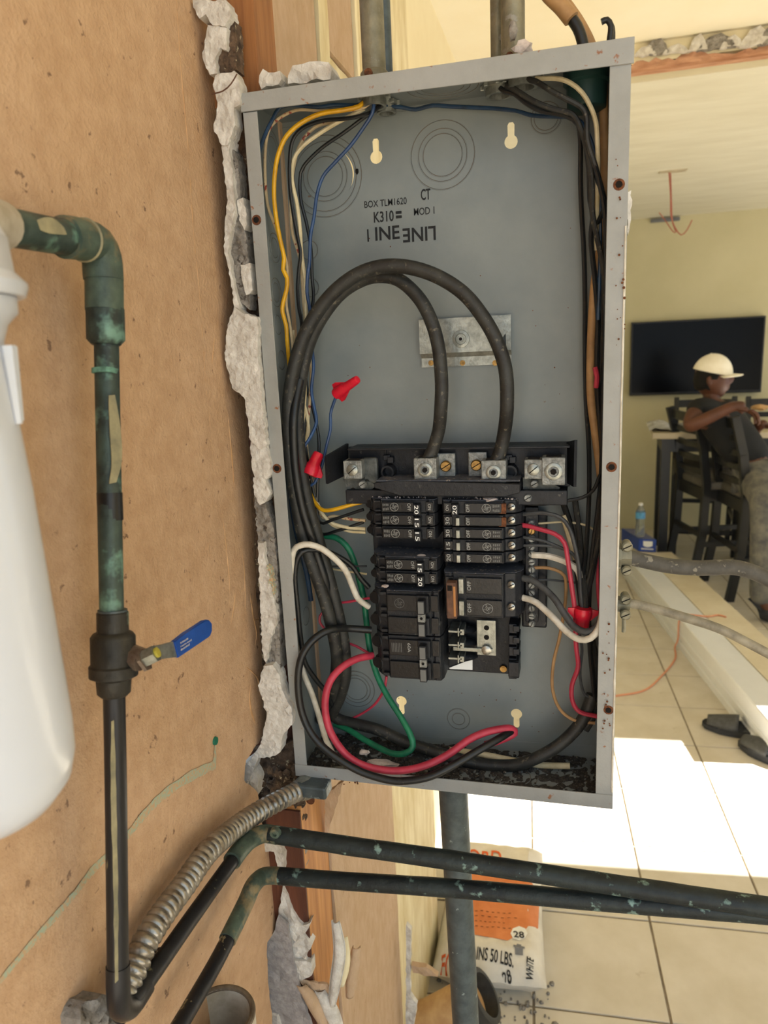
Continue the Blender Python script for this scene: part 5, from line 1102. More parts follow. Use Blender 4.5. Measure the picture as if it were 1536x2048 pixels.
# wall plate rubble at the riser foot
tag(slab('plaster_lump', [(158, 2040), (176, 2004), (203, 1988), (225, 1992), (232, 2050), (160, 2060)], 0, XW + .016, .02, 'mortar', None, .006, .005, 90, 70, .002), 'grey plaster lump on the wall behind the foot of the riser', 'plaster')
bm = B(); rd = random.Random(4)
for k in range(60):
    t = rd.random(); c = PX(255 + 60 * t + rd.uniform(-12, 12), 1985 - 90 * t + rd.uniform(-14, 14), XW + rd.uniform(.008, .024)); rock(bm, c, rd.uniform(.0008, .003), rd)
tag(done('pipe_crumbs', bm, 'rubble'), 'crumbs caught between flexible conduit and the pipe', 'crumbs', kind='stuff')

# white water filter at left edge
fxx, fyy = -.302, -.447
def zat(py, x=fxx, y=fyy):
    lo_, hi_ = .5, 2.2
    for _ in range(40):
        mid = (lo_ + hi_) / 2
        if PR((x, y, mid))[1] > py: lo_ = mid
        else: hi_ = mid
    return lo_
wf = thing('water_filter', (fxx, fyy, zat(1660)), 'white water filter housing at the left edge of the wall', 'water filter')
def zp(py): return zat(py)
bz = zp(1645); prof = [(0, .004), (.004, .026), (.010, .038), (.020, .046), (.032, .0492), (.05, .050), (zp(1000) - bz, .0478), (zp(860) - bz, .0462), (zp(690) - bz, .0450), (zp(655) - bz, .0478), (zp(632) - bz, .0530), (zp(600) - bz, .0535), (zp(598) - bz, .0500)]
bm = B(); lathe(bm, (fxx, fyy, bz), (0, 0, 1), prof, 48); done('bowl', bm, 'filter', wf, True)
bm = B(); b0 = zp(598); lathe(bm, (fxx, fyy, b0), (0, 0, 1), [(0, .0575), (.004, .059), (zp(570) - b0, .059), (zp(545) - b0, .0540), (zp(470) - b0, .0530), (zp(440) - b0, .050), (zp(425) - b0, .040)], 48); done('head', bm, 'filter', wf, True)
bm = B()
for k in range(14):
    a = 2 * math.pi * k / 14; x = fxx + .0472 * math.cos(a); y = fyy + .0472 * math.sin(a)
    tube(bm, [Vector((x, y, zp(860))), Vector((x, y, zp(700)))], lambda t: .002 + .002 * t, 6)
done('grip_rib', bm, 'filter', wf, True)
# label band
bm = B(); K = 40; z0_, z1_ = zp(548), zp(475); vs = []
for k in range(K + 1):
    a = math.radians(-120 + 150 * k / K); vs.append((bm.verts.new((fxx + .0545 * math.cos(a), fyy + .0545 * math.sin(a), z0_)), bm.verts.new((fxx + .0540 * math.cos(a), fyy + .0540 * math.sin(a), z1_))))
for k in range(K): bm.faces.new((vs[k][0], vs[k + 1][0], vs[k + 1][1], vs[k][1]))
lb_ = done('label', bm, 'label', wf, True)
bm = B()
for j in range(4):
    z = z0_ + (z1_ - z0_) * (.25 + .17 * j)
    for k in range(12):
        a = math.radians(-62 + 5.2 * k); a2 = a + math.radians(4.0)
        bm.faces.new([bm.verts.new((fxx + .0549 * math.cos(t), fyy + .0549 * math.sin(t), zz)) for t, zz in ((a, z), (a2, z), (a2, z + .0018), (a, z + .0018))])
done('label_lines', bm, 'labeltext', lb_)
bm = B(); cyl(bm, (fxx + .0, fyy, zp(430)), (fxx + .0, fyy, zp(385)), .034, .022, 24); done('cap_boss', bm, 'filter', wf, True)
bm = B(); zz = PX(20, 455, XR).z; tube(bm, [Vector((XR, PX(0, 452, XR).y, zz)), Vector((fxx, fyy + .03, zz - .002))], .014, 18); done('inlet_nut', bm, 'pvc', wf, True)

# open PVC pipe bottom left
po = PY(418, 2030, -.19); r = .036
pv = thing('pvc_pipe', po - Vector((0, 0, .6)), 'open off white plastic pipe end at the bottom left', 'pipe')
bm = B(); lathe(bm, po - Vector((0, 0, .55)), (.02, .0, 1), [(0, r), (.55, r), (.552, r - .001), (.552, r - .005), (.30, r - .005)], 40, False); done('pipe', bm, 'pvc', pv, True)
bm = B(); ringo(bm, po + Vector((.011, 0, .001)), (0, 0, 1), r - .0025, .0030, 48, 8); done('rim', bm, 'pvcrim', pv, True)
# coupling near floor behind conduit
c = PZ(972, 1990, .13); pc = thing('drain_stub', (c.x - .03, c.y, 0), 'tan drain stub with black rubber coupling near the mortar bag', 'pipe')
ax = Vector((.80, .1, .55)).normalized(); c0_ = c - ax * .05
bm = B(); lathe(bm, c0_ - ax * .13, ax, [(0, .048), (.15, .048)], 28); done('pipe', bm, 'terra', pc, True)
bm = B(); lathe(bm, c0_, ax, [(0, .052), (.002, .056), (.05, .056), (.052, .052), (.052, .044), (.02, .043)], 32, False); done('rubber_coupling', bm, 'rubber', pc, True)
bm = B(); lathe(bm, c0_ + ax * .008, ax, [(0, .0575), (.008, .0575)], 32, False); done('band', bm, 'galv', pc, True)
# debris on floor by wall
bm = B(); rd = random.Random(6)
for k in range(160):
    rock(bm, (rd.uniform(-.30, -.02) , rd.uniform(.55, .78), rd.uniform(.001, .004)), rd.uniform(.0015, .007), rd)
tag(done('floor_debris', bm, 'mortar'), 'plaster debris on the floor at the foot of the wall', 'debris', kind='stuff')

# cables leaving right side of box
def clampc(px, py, lb):
    c = PY(px, py, .05); t = thing('cable_clamp', c - Vector((0, 0, .015)), lb, 'cable clamp', 'cable clamps on the right side of the box')
    return c, t
for k, (py, r, lb) in enumerate(((1112, .0085, 'upper cable clamp on the right side of the box'), (1208, .0055, 'lower cable clamp on the right side of the box'))):
    c = Vector((bx1, .03, PY(1250, py, .03).z)); t = thing('cable_clamp', c - Vector((0, 0, .015)), lb, 'cable clamp', 'cable clamps on the right side')
    bm = B(); lathe(bm, c, (1, 0, 0), [(0, r * 1.6), (.004, r * 1.6), (.004, r * 1.25), (.014, r * 1.25), (.014, r)], 8); done('collar', bm, 'galvold', t)
    for dz in (r * 1.5, -r * 1.5):
        q = c + Vector((.009, -.008, dz)); bm = B(); lathe(bm, q, (0, -1, 0), [(-.012, .0045), (0, .0055), (.003, .0055), (.0045, .004)], 12); s_ = done('clamp_screw', bm, 'galvold', t, True)
        bm = B(); tube(bm, [q + Vector((-.004, -.0047, -.002)), q + Vector((.004, -.0047, .002))], .0006, 4); done('screw_slot', bm, 'hole', s_)
    if k:
        bm = B(); q = c + Vector((.008, -.008, -.012)); tube(bm, [q, q - Vector((0, 0, .016))], .002, 8); done('screw_tail', bm, 'galvold', t, True)
M['pale'] = mat('dusty_pale_jacket', '9a927e', '6f6858', 60, .6)
M['jack'] = mat('dusty_grey_jacket', '5a5750', '44423d', 60, .7, c3='827d70', s3=60, t3=.6)
wire('thick grey jacketed cable leaving the box to the right', 'jack', [(1236, 1113, .03), (1262, 1116, .03), (1290, 1122, .03), (1340, 1132, .03), (1400, 1136, .03), (1460, 1134, .03), (1500, 1142, .03), (1540, 1160, .03), (1590, 1190, .03)], .0078, 'cable', 'cable', seg=16)
wire('thin pale cable leaving the box to the right below', 'pale', [(1240, 1206, .03), (1270, 1208, .03), (1320, 1220, .03), (1380, 1238, .03), (1440, 1258, .03), (1500, 1288, .03), (1560, 1320, .03)], .0048, 'cable', 'cable', seg=14)

# ================================================================ MORTAR BAG
bl, br_ = PZ(862, 1990, 0), PZ(1075, 2018, 0); bt = PZ(1098, 1900, 0)
bgc = thing('mortar_bag', (-.20, .86, 0), 'white paper mortar bag with orange print slumped on the floor', 'bag')
# pillow leaning against the wall: local frame (w across x, l up the leaning face)
oB = PZ(862, 1950, .055)
xb = (PZ(1094, 1978, .055) - oB); wB = xb.length; xb.normalize()
yb = Vector((-xb.y, xb.x, 0)); lB = (PZ(1000, 1700, .06) - oB).y; nb_ = Vector((0, 0, 1))
def bagpt(u, v, w):  # u,v in 0..1, w = -1..1 thickness side
    u = min(max(u, 0), 1); v = min(max(v, 0), 1)
    e = min(1, (min(u, 1 - u) * 7)) ** .5; f_ = min(1, (min(v, 1 - v) * 9)) ** .5
    th = .053 * e * f_ * (1 + .1 * noise.noise(Vector((u * 4, v * 5, 0))))
    uu = .5 + (u - .5) * (1 - .05 * math.sin(math.pi * v) + .02 * noise.noise(Vector((v * 5, u, 2))))
    return oB + xb * (uu * wB) + yb * (v * lB) + nb_ * (w * th + .004 * noise.noise(Vector((u * 9, v * 7, w))))
bm = B(); NU, NV = 28, 40; gr = {}
for w in (1, -1):
    for i in range(NU + 1):
        for j in range(NV + 1):
            if w == -1 and (i in (0, NU) or j in (0, NV)): gr[w, i, j] = gr[1, i, j]; continue
            gr[w, i, j] = bm.verts.new(bagpt(i / NU, j / NV, w))
    for i in range(NU):
        for j in range(NV): 
            q = (gr[w, i, j], gr[w, i + 1, j], gr[w, i + 1, j + 1], gr[w, i, j + 1])
            try: bm.faces.new(q if w == 1 else q[::-1])
            except ValueError: pass
sack = done('sack', bm, 'bag', bgc, True)
def bagprint(name, uv, mt, lift=.0012, n=14):
    """flat print that follows the sack surface; uv polygon"""
    V, T = cdt(uv, [], .035, random.Random(2)); bm = B(); vs = [bm.verts.new(bagpt(p[0], p[1], 1) + nb_ * lift) for p in V]
    for f in T: bm.faces.new([vs[i] for i in f])
    return done(name, bm, mt, bgc, True)
def bagtext(s, u, v, h, w, mt, rot=0, lift=.0024):
    o = text(s, mt, bgc, (0, 0, 0), (1, 0, 0), (0, 1, 0), 1, 'lettering', width=1, bold=.014)
    a = math.radians(rot)
    for vv in o.data.vertices:
        x, y = vv.co.x * w, vv.co.y * h
        x, y = x * math.cos(a) - y * math.sin(a), x * math.sin(a) + y * math.cos(a)
        vv.co = bagpt(u + x / wB, v + y / lB, 1) + nb_ * lift
    return o
def bag_uv(px, py):   # invert by search
    best = None
    for i in range(0, 41):
        for j in range(0, 41):
            q = PR(bagpt(i / 40, j / 40, 1)); d = (q[0] - px) ** 2 + (q[1] - py) ** 2
            if best is None or d < best[0]: best = (d, i / 40, j / 40)
    b = best
    for s in (.0125, .006, .003):
        for di in (-1, 0, 1):
            for dj in (-1, 0, 1):
                u, v = b[1] + di * s, b[2] + dj * s; q = PR(bagpt(u, v, 1)); d = (q[0] - px) ** 2 + (q[1] - py) ** 2
                if d < best[0]: best = (d, u, v)
        b = best
    return b[1], b[2]
hexp = [(905, 1745), (1060, 1758), (1080, 1790), (1076, 1858), (1015, 1882), (948, 1870), (905, 1850)]
bagprint('orange_panel', [bag_uv(*p) for p in hexp], 'orange')
bagprint('white_badge', [bag_uv(1038 + 17 * math.cos(t * math.pi / 4), 1868 + 14 * math.sin(t * math.pi / 4)) for t in range(8)][::-1], 'white', .0022)
def bt_(s, px, py, px2, py2, hpx, mt, lift=.0026):
    """lettering from baseline-left to baseline-right as measured on the photo"""
    u0, v0 = bag_uv(px, py); u1, v1 = bag_uv(px2, py2); dx, dy = (u1 - u0) * wB, (v1 - v0) * lB
    uh, vh = bag_uv((px + px2) / 2 + (py2 - py) * 0, (py + py2) / 2); 
    return bagtext(s, u0, v0, hpx, math.hypot(dx, dy), mt, math.degrees(math.atan2(dy, dx)), lift)
bt_('CONTAINS 50 LBS.', 897, 1908, 1027, 1937, .022, 'ink')
bt_('28', 1028, 1876, 1049, 1878, .018, 'ink', .0036)
bt_('ORD', 935, 1722, 1002, 1730, .05, 'orangetxt')
bt_('FO', 880, 1968, 905, 1974, .036, 'orangetxt')
bt_('WHITE', 1066, 1966, 1068, 1922, .016, 'ink')
bt_('28', 1010, 1961, 1025, 1963, .014, 'ink')
for k in range(5): bt_(['FOR INTERIOR AND EXTERIOR USE', 'TILE MORTAR FOR INSTALLATIONS', 'FLOORS AND WALLS', 'POLYMER MODIFIED', 'PREMIUM GRADE'][k] if False else '- - - - - - -', 950, 1768 + 16 * k if k < 1 else 1815 + 10 * k, 1010 + (k % 3) * 12, 1772 + 16 * k if k < 1 else 1820 + 10 * k, .010, 'rust')
bm = B(); u0, v0 = bag_uv(1038, 1912)
for (du, dv, a, b) in ((-.035, 0, .07, .03), (-.05, .03, .1, .012), (-.02, .042, .04, .01)):
    vs = [bm.verts.new(bagpt(u0 + du + x * a, v0 + dv + y * b, 1) + nb_ * .0022) for x, y in ((0, 0), (1, 0), (1, 1), (0, 1))]; bm.faces.new(vs)
done('bucket_symbol', bm, 'labeltext', bgc)

# ================================================================ FAR ROOM
# television
tl, tr_ = PY(1263, 645, YB - .06), PY(1533, 623, YB - .06); bl_ = PY(1262, 792, YB - .06)
tv = thing('television', ((tl.x + tr_.x) / 2, YB - .05, bl_.z), 'large black flat television on the far wall', 'television')
bm = B(); box(bm, (tl.x, YB - .06, bl_.z), (tr_.x, YB - .002, tl.z), .004); done('housing', bm, 'tvf', tv)
bm = B(); box(bm, (tl.x + .012, YB - .0615, bl_.z + .02), (tr_.x - .012, YB - .0595, tl.z - .012)); done('screen', bm, 'tv', tv)
# ceiling vent and pendant wires
a = PZ(1300, 434, CEILB); a.y = YB - .10
bm = B(); v0 = PY(1302, 430, YB - .02); v1 = PY(1360, 434, YB - .02); box(bm, (v0.x, YB - .03, CEILB - .035), (v1.x, YB - .004, CEILB - .01), .003)
for k in range(3): box(bm, (v0.x + .01, YB - .034, CEILB - .032 + k * .007), (v1.x - .01, YB - .029, CEILB - .029 + k * .007))
tag(done('wall_vent', bm, 'labeltext'), 'narrow grey vent where the far wall meets the ceiling', 'vent')
pc_ = PZ(1338, 343, CEILB)
pt = thing('ceiling_wires', pc_, 'bare red wires hanging from a hole in the dining room ceiling', 'wire')
pts = [(1338, 345), (1341, 390), (1342, 430), (1350, 455), (1362, 470), (1374, 460), (1384, 440)]
bm = B(); tube(bm, smoothpath([PY(a, b, pc_.y) for a, b in pts], .02), .0035, 6); done('long_wire', bm, 'pinkwire', pt, True)
bm = B(); tube(bm, smoothpath([PY(a, b, pc_.y + .01) for a, b in ((1341, 345), (1343, 400), (1345, 445), (1352, 464), (1345, 462), (1330, 440), (1318, 425))], .02), .003, 6); done('short_wire', bm, 'pinkwire', pt, True)
bm = B(); plate(bm, jag([(pc_.x - .05, pc_.y - .03), (pc_.x + .09, pc_.y - .03), (pc_.x + .09, pc_.y + .03), (pc_.x - .05, pc_.y + .03)], .02, .01, rr), [], 2, CEILB - .003, CEILB, .02, .004, 30); done('torn_patch', bm, 'tabletop', pt)

def beam_(bm, a, b, w, h, up=(0, 0, 1)):
    """rectangular bar from a to b, w across, h along up"""
    a, b = Vector(a), Vector(b); t = (b - a).normalized(); s = t.cross(Vector(up))
    if s.length < 1e-3: s = t.orthogonal()
    s = s.normalized() * w / 2; u = s.normalized().cross(t).normalized() * h / 2
    A_ = [bm.verts.new(a + i * s + j * u) for i, j in ((-1, -1), (1, -1), (1, 1), (-1, 1))]; B2 = [bm.verts.new(b + i * s + j * u) for i, j in ((-1, -1), (1, -1), (1, 1), (-1, 1))]
    bm.faces.new(A_[::-1]); bm.faces.new(B2)
    for i in range(4): bm.faces.new((A_[i], A_[(i + 1) % 4], B2[(i + 1) % 4], B2[i]))
def stool(loc, rot, label):
    """ladder-back counter stool. local: back at y=0, seat towards +y"""
    t = thing('counter_chair', (0, 0, 0), label, 'chair', 'black counter height chairs around the table')
    Wc, SH, BH, D = .43, .60, 1.06, .42
    for s in (-1, 1):
        x = s * (Wc / 2 - .02)
        bm = B(); pts = [(x, -.06, 0), (x, -.01, .3), (x, .0, .62), (x, -.03, .85), (x, -.085, BH)]
        for i in range(4): beam_(bm, pts[i], Vector(pts[i + 1]) + (Vector(pts[i + 1]) - Vector(pts[i])).normalized() * .004, .045, .034, (1, 0, 0))
        done('rear_leg', bm, 'chair', t)
        bm = B(); beam_(bm, (x, D, 0), (x, D, SH - .03), .04, .04, (1, 0, 0)); done('front_leg', bm, 'chair', t)
        bm = B(); beam_(bm, (x, -.02, .24), (x, D, .24), .02, .03); done('side_stretcher', bm, 'chair', t)
        bm = B(); beam_(bm, (x, 0, SH - .05), (x, D, SH - .05), .024, .07); done('side_rail', bm, 'chair', t)
    bm = B(); beam_(bm, (-Wc / 2 + .02, D, .17), (Wc / 2 - .02, D, .17), .02, .035); done('footrest', bm, 'chair', t)
    bm = B(); beam_(bm, (-Wc / 2 + .02, -.02, .30), (Wc / 2 - .02, -.02, .30), .02, .03); done('rear_stretcher', bm, 'chair', t)
    bm = B(); beam_(bm, (-Wc / 2 + .02, 0, SH - .05), (Wc / 2 - .02, 0, SH - .05), .024, .07); done('rear_rail', bm, 'chair', t)
    for k in range(5):
        z = .69 + k * .083; h = .035 if k < 4 else .055; yb_ = -(max(0, z - .62) ** 1.3) * .2
        bm = B(); n = 8; pts = [Vector((-Wc / 2 + .03 + (Wc - .06) * i / n, yb_ - .022 * math.sin(math.pi * i / n), z)) for i in range(n + 1)]
        for i in range(n): beam_(bm, pts[i], pts[i + 1], .016, h)
        done('back_slat', bm, 'chair', t)
    bm = B(); vs = box(bm, (-Wc / 2 + .01, .01, SH - .02), (Wc / 2 - .01, D + .03, SH + .035), .018); done('seat', bm, 'cushion', t, True)
    t.location = Vector(loc); t.rotation_euler = (0, 0, rot)
    return t
def copy_tree(src, loc, rot, label):
    c = src.copy(); COL.objects.link(c); c.location = loc; c.rotation_euler = (0, 0, rot); c['label'] = label
    for ch in list(src.children):
        d = ch.copy(); COL.objects.link(d); d.parent = c
    return c
fB = PZ(1384, 1164, 0); fA = fB + Vector((-.10, .38, 0))     # rear feet of the left chair
def rearpose(pL, pR):   # chair local x axis from left to right seen from behind
    d = (pR - pL); rot = math.atan2(d.y, d.x); mid = (pL + pR) / 2; back = Vector((math.sin(rot), -math.cos(rot), 0)); return mid - back * .06, rot
l1, r1 = rearpose(fA, fB)
ch1 = stool(l1, r1, 'empty black ladder back chair nearest the bottle, left of the man')
fD = PZ(1458, 1203, 0); fC = fD + Vector((-.075, .385, 0))
l2, r2 = rearpose(fC, fD)
copy_tree(ch1, l2, r2, 'black ladder back chair the man sits on')
copy_tree(ch1, Vector((.95, 4.98, 0)), math.pi - .1, 'black chair on the far side of the table, behind the left chair')
copy_tree(ch1, Vector((1.42, 4.90, 0)), math.pi - .1, 'black chair on the far side of the table, behind the man')
# table
tb = thing('dining_table', (1.1, 4.6, 0), 'counter height table with a light top behind the chairs', 'table')
rotT = Matrix.Translation((.58, 4.28, 0)) @ Matrix.Rotation(math.radians(-3), 4, 'Z')
def tpart(name, mk, mt):
    bm = B(); mk(bm); bmesh.ops.transform(bm, matrix=rotT, verts=bm.verts); return done(name, bm, mt, tb)
tpart('table_top', lambda bm: box(bm, (-.06, 0, .86), (1.3, .62, .90), .004), 'tabletop')
tpart('apron', lambda bm: box(bm, (0, .04, .77), (1.24, .58, .86)), 'chair')
for x_, y_ in ((.0, .05), (.0, .52), (1.2, .05), (1.2, .52)): tpart('leg', lambda bm: box(bm, (x_, y_, 0), (x_ + .06, y_ + .06, .8), .003), 'chair')
bm = B(); NX, NY = 16, 10; gv = [[bm.verts.new(rotT @ Vector((-.08 + .62 * i / NX, .05 + .5 * j / NY, .912 + .03 * abs(noise.noise(Vector((i * .5, j * .6, 3)))) + .012 * math.sin(i * .9)))) for j in range(NY + 1)] for i in range(NX + 1)]
for i in range(NX):
    for j in range(NY): bm.faces.new((gv[i][j], gv[i + 1][j], gv[i + 1][j + 1], gv[i][j + 1]))
ps = done('plastic_sheet', bm, 'plastic'); ps.modifiers.new('s', 'SOLIDIFY').thickness = .003; tag(ps, 'crumpled translucent plastic sheet lying on the table', 'plastic sheet')
# things at the far end of the table (right)
bm = B(); c = PY(1520, 815, 4.45); blob(bm, c, (.05, .05, .02), 2, .4, 2); tag(done('paper_bag', bm, 'terra', None, True), 'small tan crumpled bag on the table beside the hand', 'bag')

# white beam on the floor
Ln, Lf = PZ(1515, 1500, 0), PZ(1246, 1152, 0); dirb = (Ln - Lf).normalized(); Ln = Ln + dirb * .10
side = Vector((0, 0, 1)).cross(dirb).normalized()
if side.x < 0: side = -side
Hb = .155
def zfit(px, py):
    pass
wb = .30
bmx = thing('vinyl_beam', (Ln + Lf) / 2, 'long white vinyl beam lying diagonally on the tile floor', 'beam')
prof = [(0, 0), (0, .030), (.006, .034), (.006, .05), (0, .054), (0, .075), (.006, .079), (.006, .09), (0, .094), (0, Hb - .004), (.004, Hb), (wb * .42, Hb), (wb * .42, 0)]
def beamprof(name, prof, mt):
    bm = B(); A_ = [bm.verts.new(Lf + side * a + Vector((0, 0, b))) for a, b in prof]; B2 = [bm.verts.new(Ln + side * a + Vector((0, 0, b))) for a, b in prof]; k = len(prof)
    bm.faces.new(A_); bm.faces.new(B2[::-1])
    for i in range(k): bm.faces.new((A_[i], A_[(i + 1) % k], B2[(i + 1) % k], B2[i]))
    return done(name, bm, mt, bmx)
beamprof('grooved_side', prof, 'beam'); beamprof('flat_top_board', [(wb * .43, 0), (wb * .43, Hb + .002), (wb, Hb + .002), (wb, 0)], 'beamtop')
# blue box and bottle
cb = PZ(1290, 1098, Hb)
bb = thing('blue_carton', cb, 'small blue cardboard box lying on the white beam', 'box')
ux_ = Vector((1, .1, 0)).normalized(); uy_ = Vector((-.45, .95, 0)).normalized()
q0, q1 = PZ(1277, 1103, Hb), PZ(1312, 1105, Hb); wq = (q1 - q0).length; hq = .085; dq = .30
bm = B(); 
def carton(x, y, z): return q0 + (q1 - q0) * x + Vector((-.09, .28, 0)) * y + Vector((0, 0, hq)) * z
vs = [bm.verts.new(carton(x, y, z)) for x, y, z in ((0, 0, 0), (1, 0, 0), (1, 1, 0), (0, 1, 0), (0, 0, 1), (1, 0, 1), (1, 1, 1), (0, 1, 1))]
for f in ((0, 1, 2, 3), (4, 5, 6, 7), (0, 1, 5, 4), (1, 2, 6, 5), (2, 3, 7, 6), (3, 0, 4, 7)): bm.faces.new([vs[i] for i in f])
bmesh.ops.bevel(bm, geom=bm.edges[:], offset=.002, segments=1, affect='EDGES'); done('carton', bm, 'boxblue', bb)
bm = B(); vs = [bm.verts.new(carton(x, y, 1.015)) for x, y in ((.02, .02), (.98, .02), (.98, .98), (.02, .98))]; bm.faces.new(vs); done('carton_lid', bm, 'boxtop', bb)
bm = B(); vs = [bm.verts.new(carton(x, -.006, z)) for x, z in ((.25, .5), (.35, .42), (.5, .38), (.65, .42), (.78, .5), (.78, .85), (.25, .85))]; bm.faces.new(vs); done('shield_emblem', bm, 'white', bb)
bm = B()
for k in range(10): vs = [bm.verts.new(carton(.15 + .07 * k + x, -.006, .18 + z)) for x, z in ((0, 0), (.05, 0), (.05, .12), (0, .12))]; bm.faces.new(vs)
done('line_of_print', bm, 'white', bb)
cbt = PZ(1289, 1078, Hb + hq + .002)
cbt = carton(.35, .28, 1.03)
bt0 = thing('water_bottle', cbt, 'clear plastic water bottle standing on the blue box', 'bottle')
bh = (PY(1289, 1006, cbt.y).z - cbt.z); rb = .030
bm = B(); lathe(bm, cbt, (0, 0, 1), [(0, rb * .9), (.01, rb), (bh * .25, rb), (bh * .4, rb * .86), (bh * .52, rb), (bh * .74, rb), (bh * .88, rb * .55), (bh * .93, rb * .42), (bh * .95, rb * .42)], 24); done('body', bm, 'clear', bt0, True)
bm = B(); lathe(bm, cbt, (0, 0, 1), [(bh * .54, rb * 1.03), (bh * .73, rb * 1.03)], 24, False); done('label', bm, 'cyan', bt0, True)
bm = B(); lathe(bm, cbt, (0, 0, 1), [(bh * .93, rb * .46), (bh, rb * .46)], 18); done('cap', bm, 'white', bt0, True)
# cord on floor, across beam
cb0 = Lf + dirb * (PZ(1366, 1297, 0) - Lf).dot(dirb)
cpts = [PZ(1190, 1395, .004), PZ(1236, 1391, .004), PZ(1290, 1380, .004), PZ(1325, 1350, .004), PZ(1350, 1318, .005), cb0 - side * .02 + Vector((0, 0, .006)), cb0 - side * .007 + Vector((0, 0, .05)), cb0 - side * .007 + Vector((0, 0, Hb - .02)), cb0 + side * .004 + Vector((0, 0, Hb + .009)), cb0 + side * .05 + dirb * -.04 + Vector((0, 0, Hb + .006)), PZ(1415, 1233, Hb + .007), PZ(1436, 1230, Hb + .007), PZ(1452, 1234, Hb + .007)]
bm = B(); tube(bm, smoothpath(cpts, .015), .0042, 8); tag(done('extension_cord', bm, 'cord', None, True), 'orange cord trailing over the floor and the white beam', 'cord')
# slippers
def slipper(px, py, rot, lb):
    c = PZ(px, py, 0); t = thing('slipper', c, lb, 'slipper', 'pair of grey slippers'); ca, sa = math.cos(rot), math.sin(rot)
    def out(s, k=1):
        pts = []
        for i in range(24):
            a = 2 * math.pi * i / 24; x = .13 * math.cos(a); y = (.045 + .008 * math.cos(a)) * math.sin(a) * k; pts.append((c.x + x * ca - y * sa, c.y + x * sa + y * ca))
        return pts
    bm = B(); prism(bm, out(0), 2, 0.002, .03); bmesh.ops.bevel(bm, geom=bm.edges[:], offset=.006, segments=2, affect='EDGES'); done('sole', bm, 'shoe', t, True)
    bm = B(); n = 10; rows = []
    for i in range(n + 1):
        x = .0 + .11 * i / n; row = []
        for k in range(9):
            a = math.pi * k / 8; y = (.050 - .02 * (i / n) ** 2) * math.cos(a); z = .028 + (.045 - .02 * i / n) * math.sin(a); row.append(bm.verts.new((c.x + x * ca - y * sa, c.y + x * sa + y * ca, z)))
        rows.append(row)
    for i in range(n):
        for k in range(8): bm.faces.new((rows[i][k], rows[i][k + 1], rows[i + 1][k + 1], rows[i + 1][k]))
    o = done('upper', bm, 'grey', t, True); o.modifiers.new('s', 'SOLIDIFY').thickness = .005
slipper(1476, 1466, 2.9, 'grey slipper on the tiles just beyond the sunlit strip'); slipper(1545, 1520, 2.4, 'grey slipper at the right edge partly in the sunlit strip')

# ================================================================ MAN
YM = l2.y + .02
mn = thing('person', PZ(1500, 1235, 0), 'seated man in a white cap, black shirt and faded jeans', 'person')
def skin(name, pts, edges, radii, mt, parent, sub=2):
    me = bpy.data.meshes.new(name); me.from_pydata([tuple(p) for p in pts], edges, []); o = link(name, me, M[mt], parent)
    md = o.modifiers.new('skin', 'SKIN'); md.use_smooth_shade = True
    for i, r in enumerate(radii):
        rr_ = r if isinstance(r, tuple) else (r, r); me.skin_vertices[0].data[i].radius = rr_
    me.skin_vertices[0].data[0].use_root = True
    s = o.modifiers.new('sub', 'SUBSURF'); s.levels = sub; s.render_levels = sub; return o
D0 = YM
# main joints
wa = PY(1486, 900, D0 + .0); chs = PY(1450, 850, D0 + .03); nk = PY(1422, 808, D0 + .05); hd0 = PY(1424, 758, D0 + .05)
shN = PY(1398, 815, D0 - .10); elN = PY(1374, 856, D0 - .20); wrN = PY(1466, 812, D0 - .24); haN = PY(1492, 812, D0 - .25)
shF = PY(1446, 812, D0 + .20); elF = PY(1490, 880, D0 + .22); wrF = PY(1520, 850, D0 + .06); haF = PY(1534, 846, D0 + .02)
hipN = PY(1508, 952, D0 - .08); knN = PY(1534, 1002, D0 - .45); anN = PY(1524, 1205, D0 - .50); toN = PY(1560, 1235, D0 - .56)
hipF = PY(1520, 948, D0 + .10); knF = PY(1600, 985, D0 - .20); anF = PY(1600, 1180, D0 - .25); toF = PY(1640, 1200, D0 - .28)
pel = (hipN + hipF) / 2 + Vector((0, 0, .03))
P_ = [pel, wa, chs, nk, hd0 + Vector((0, 0, -.03)), shN, elN, wrN, haN, shF, elF, wrF, haF, hipN, knN, anN, toN, hipF, knF, anF, toF]
E_ = [(0, 1), (1, 2), (2, 3), (3, 4), (2, 5), (5, 6), (6, 7), (7, 8), (2, 9), (9, 10), (10, 11), (11, 12), (0, 13), (13, 14), (14, 15), (15, 16), (0, 17), (17, 18), (18, 19), (19, 20)]
Ra = [(.13, .12), (.13, .115), (.145, .12), .055, .05, .060, .045, .030, .028, .06, .045, .03, .028, .088, .065, .042, .035, .088, .065, .042, .035]
skin('body', P_, E_, Ra, 'skin', mn)
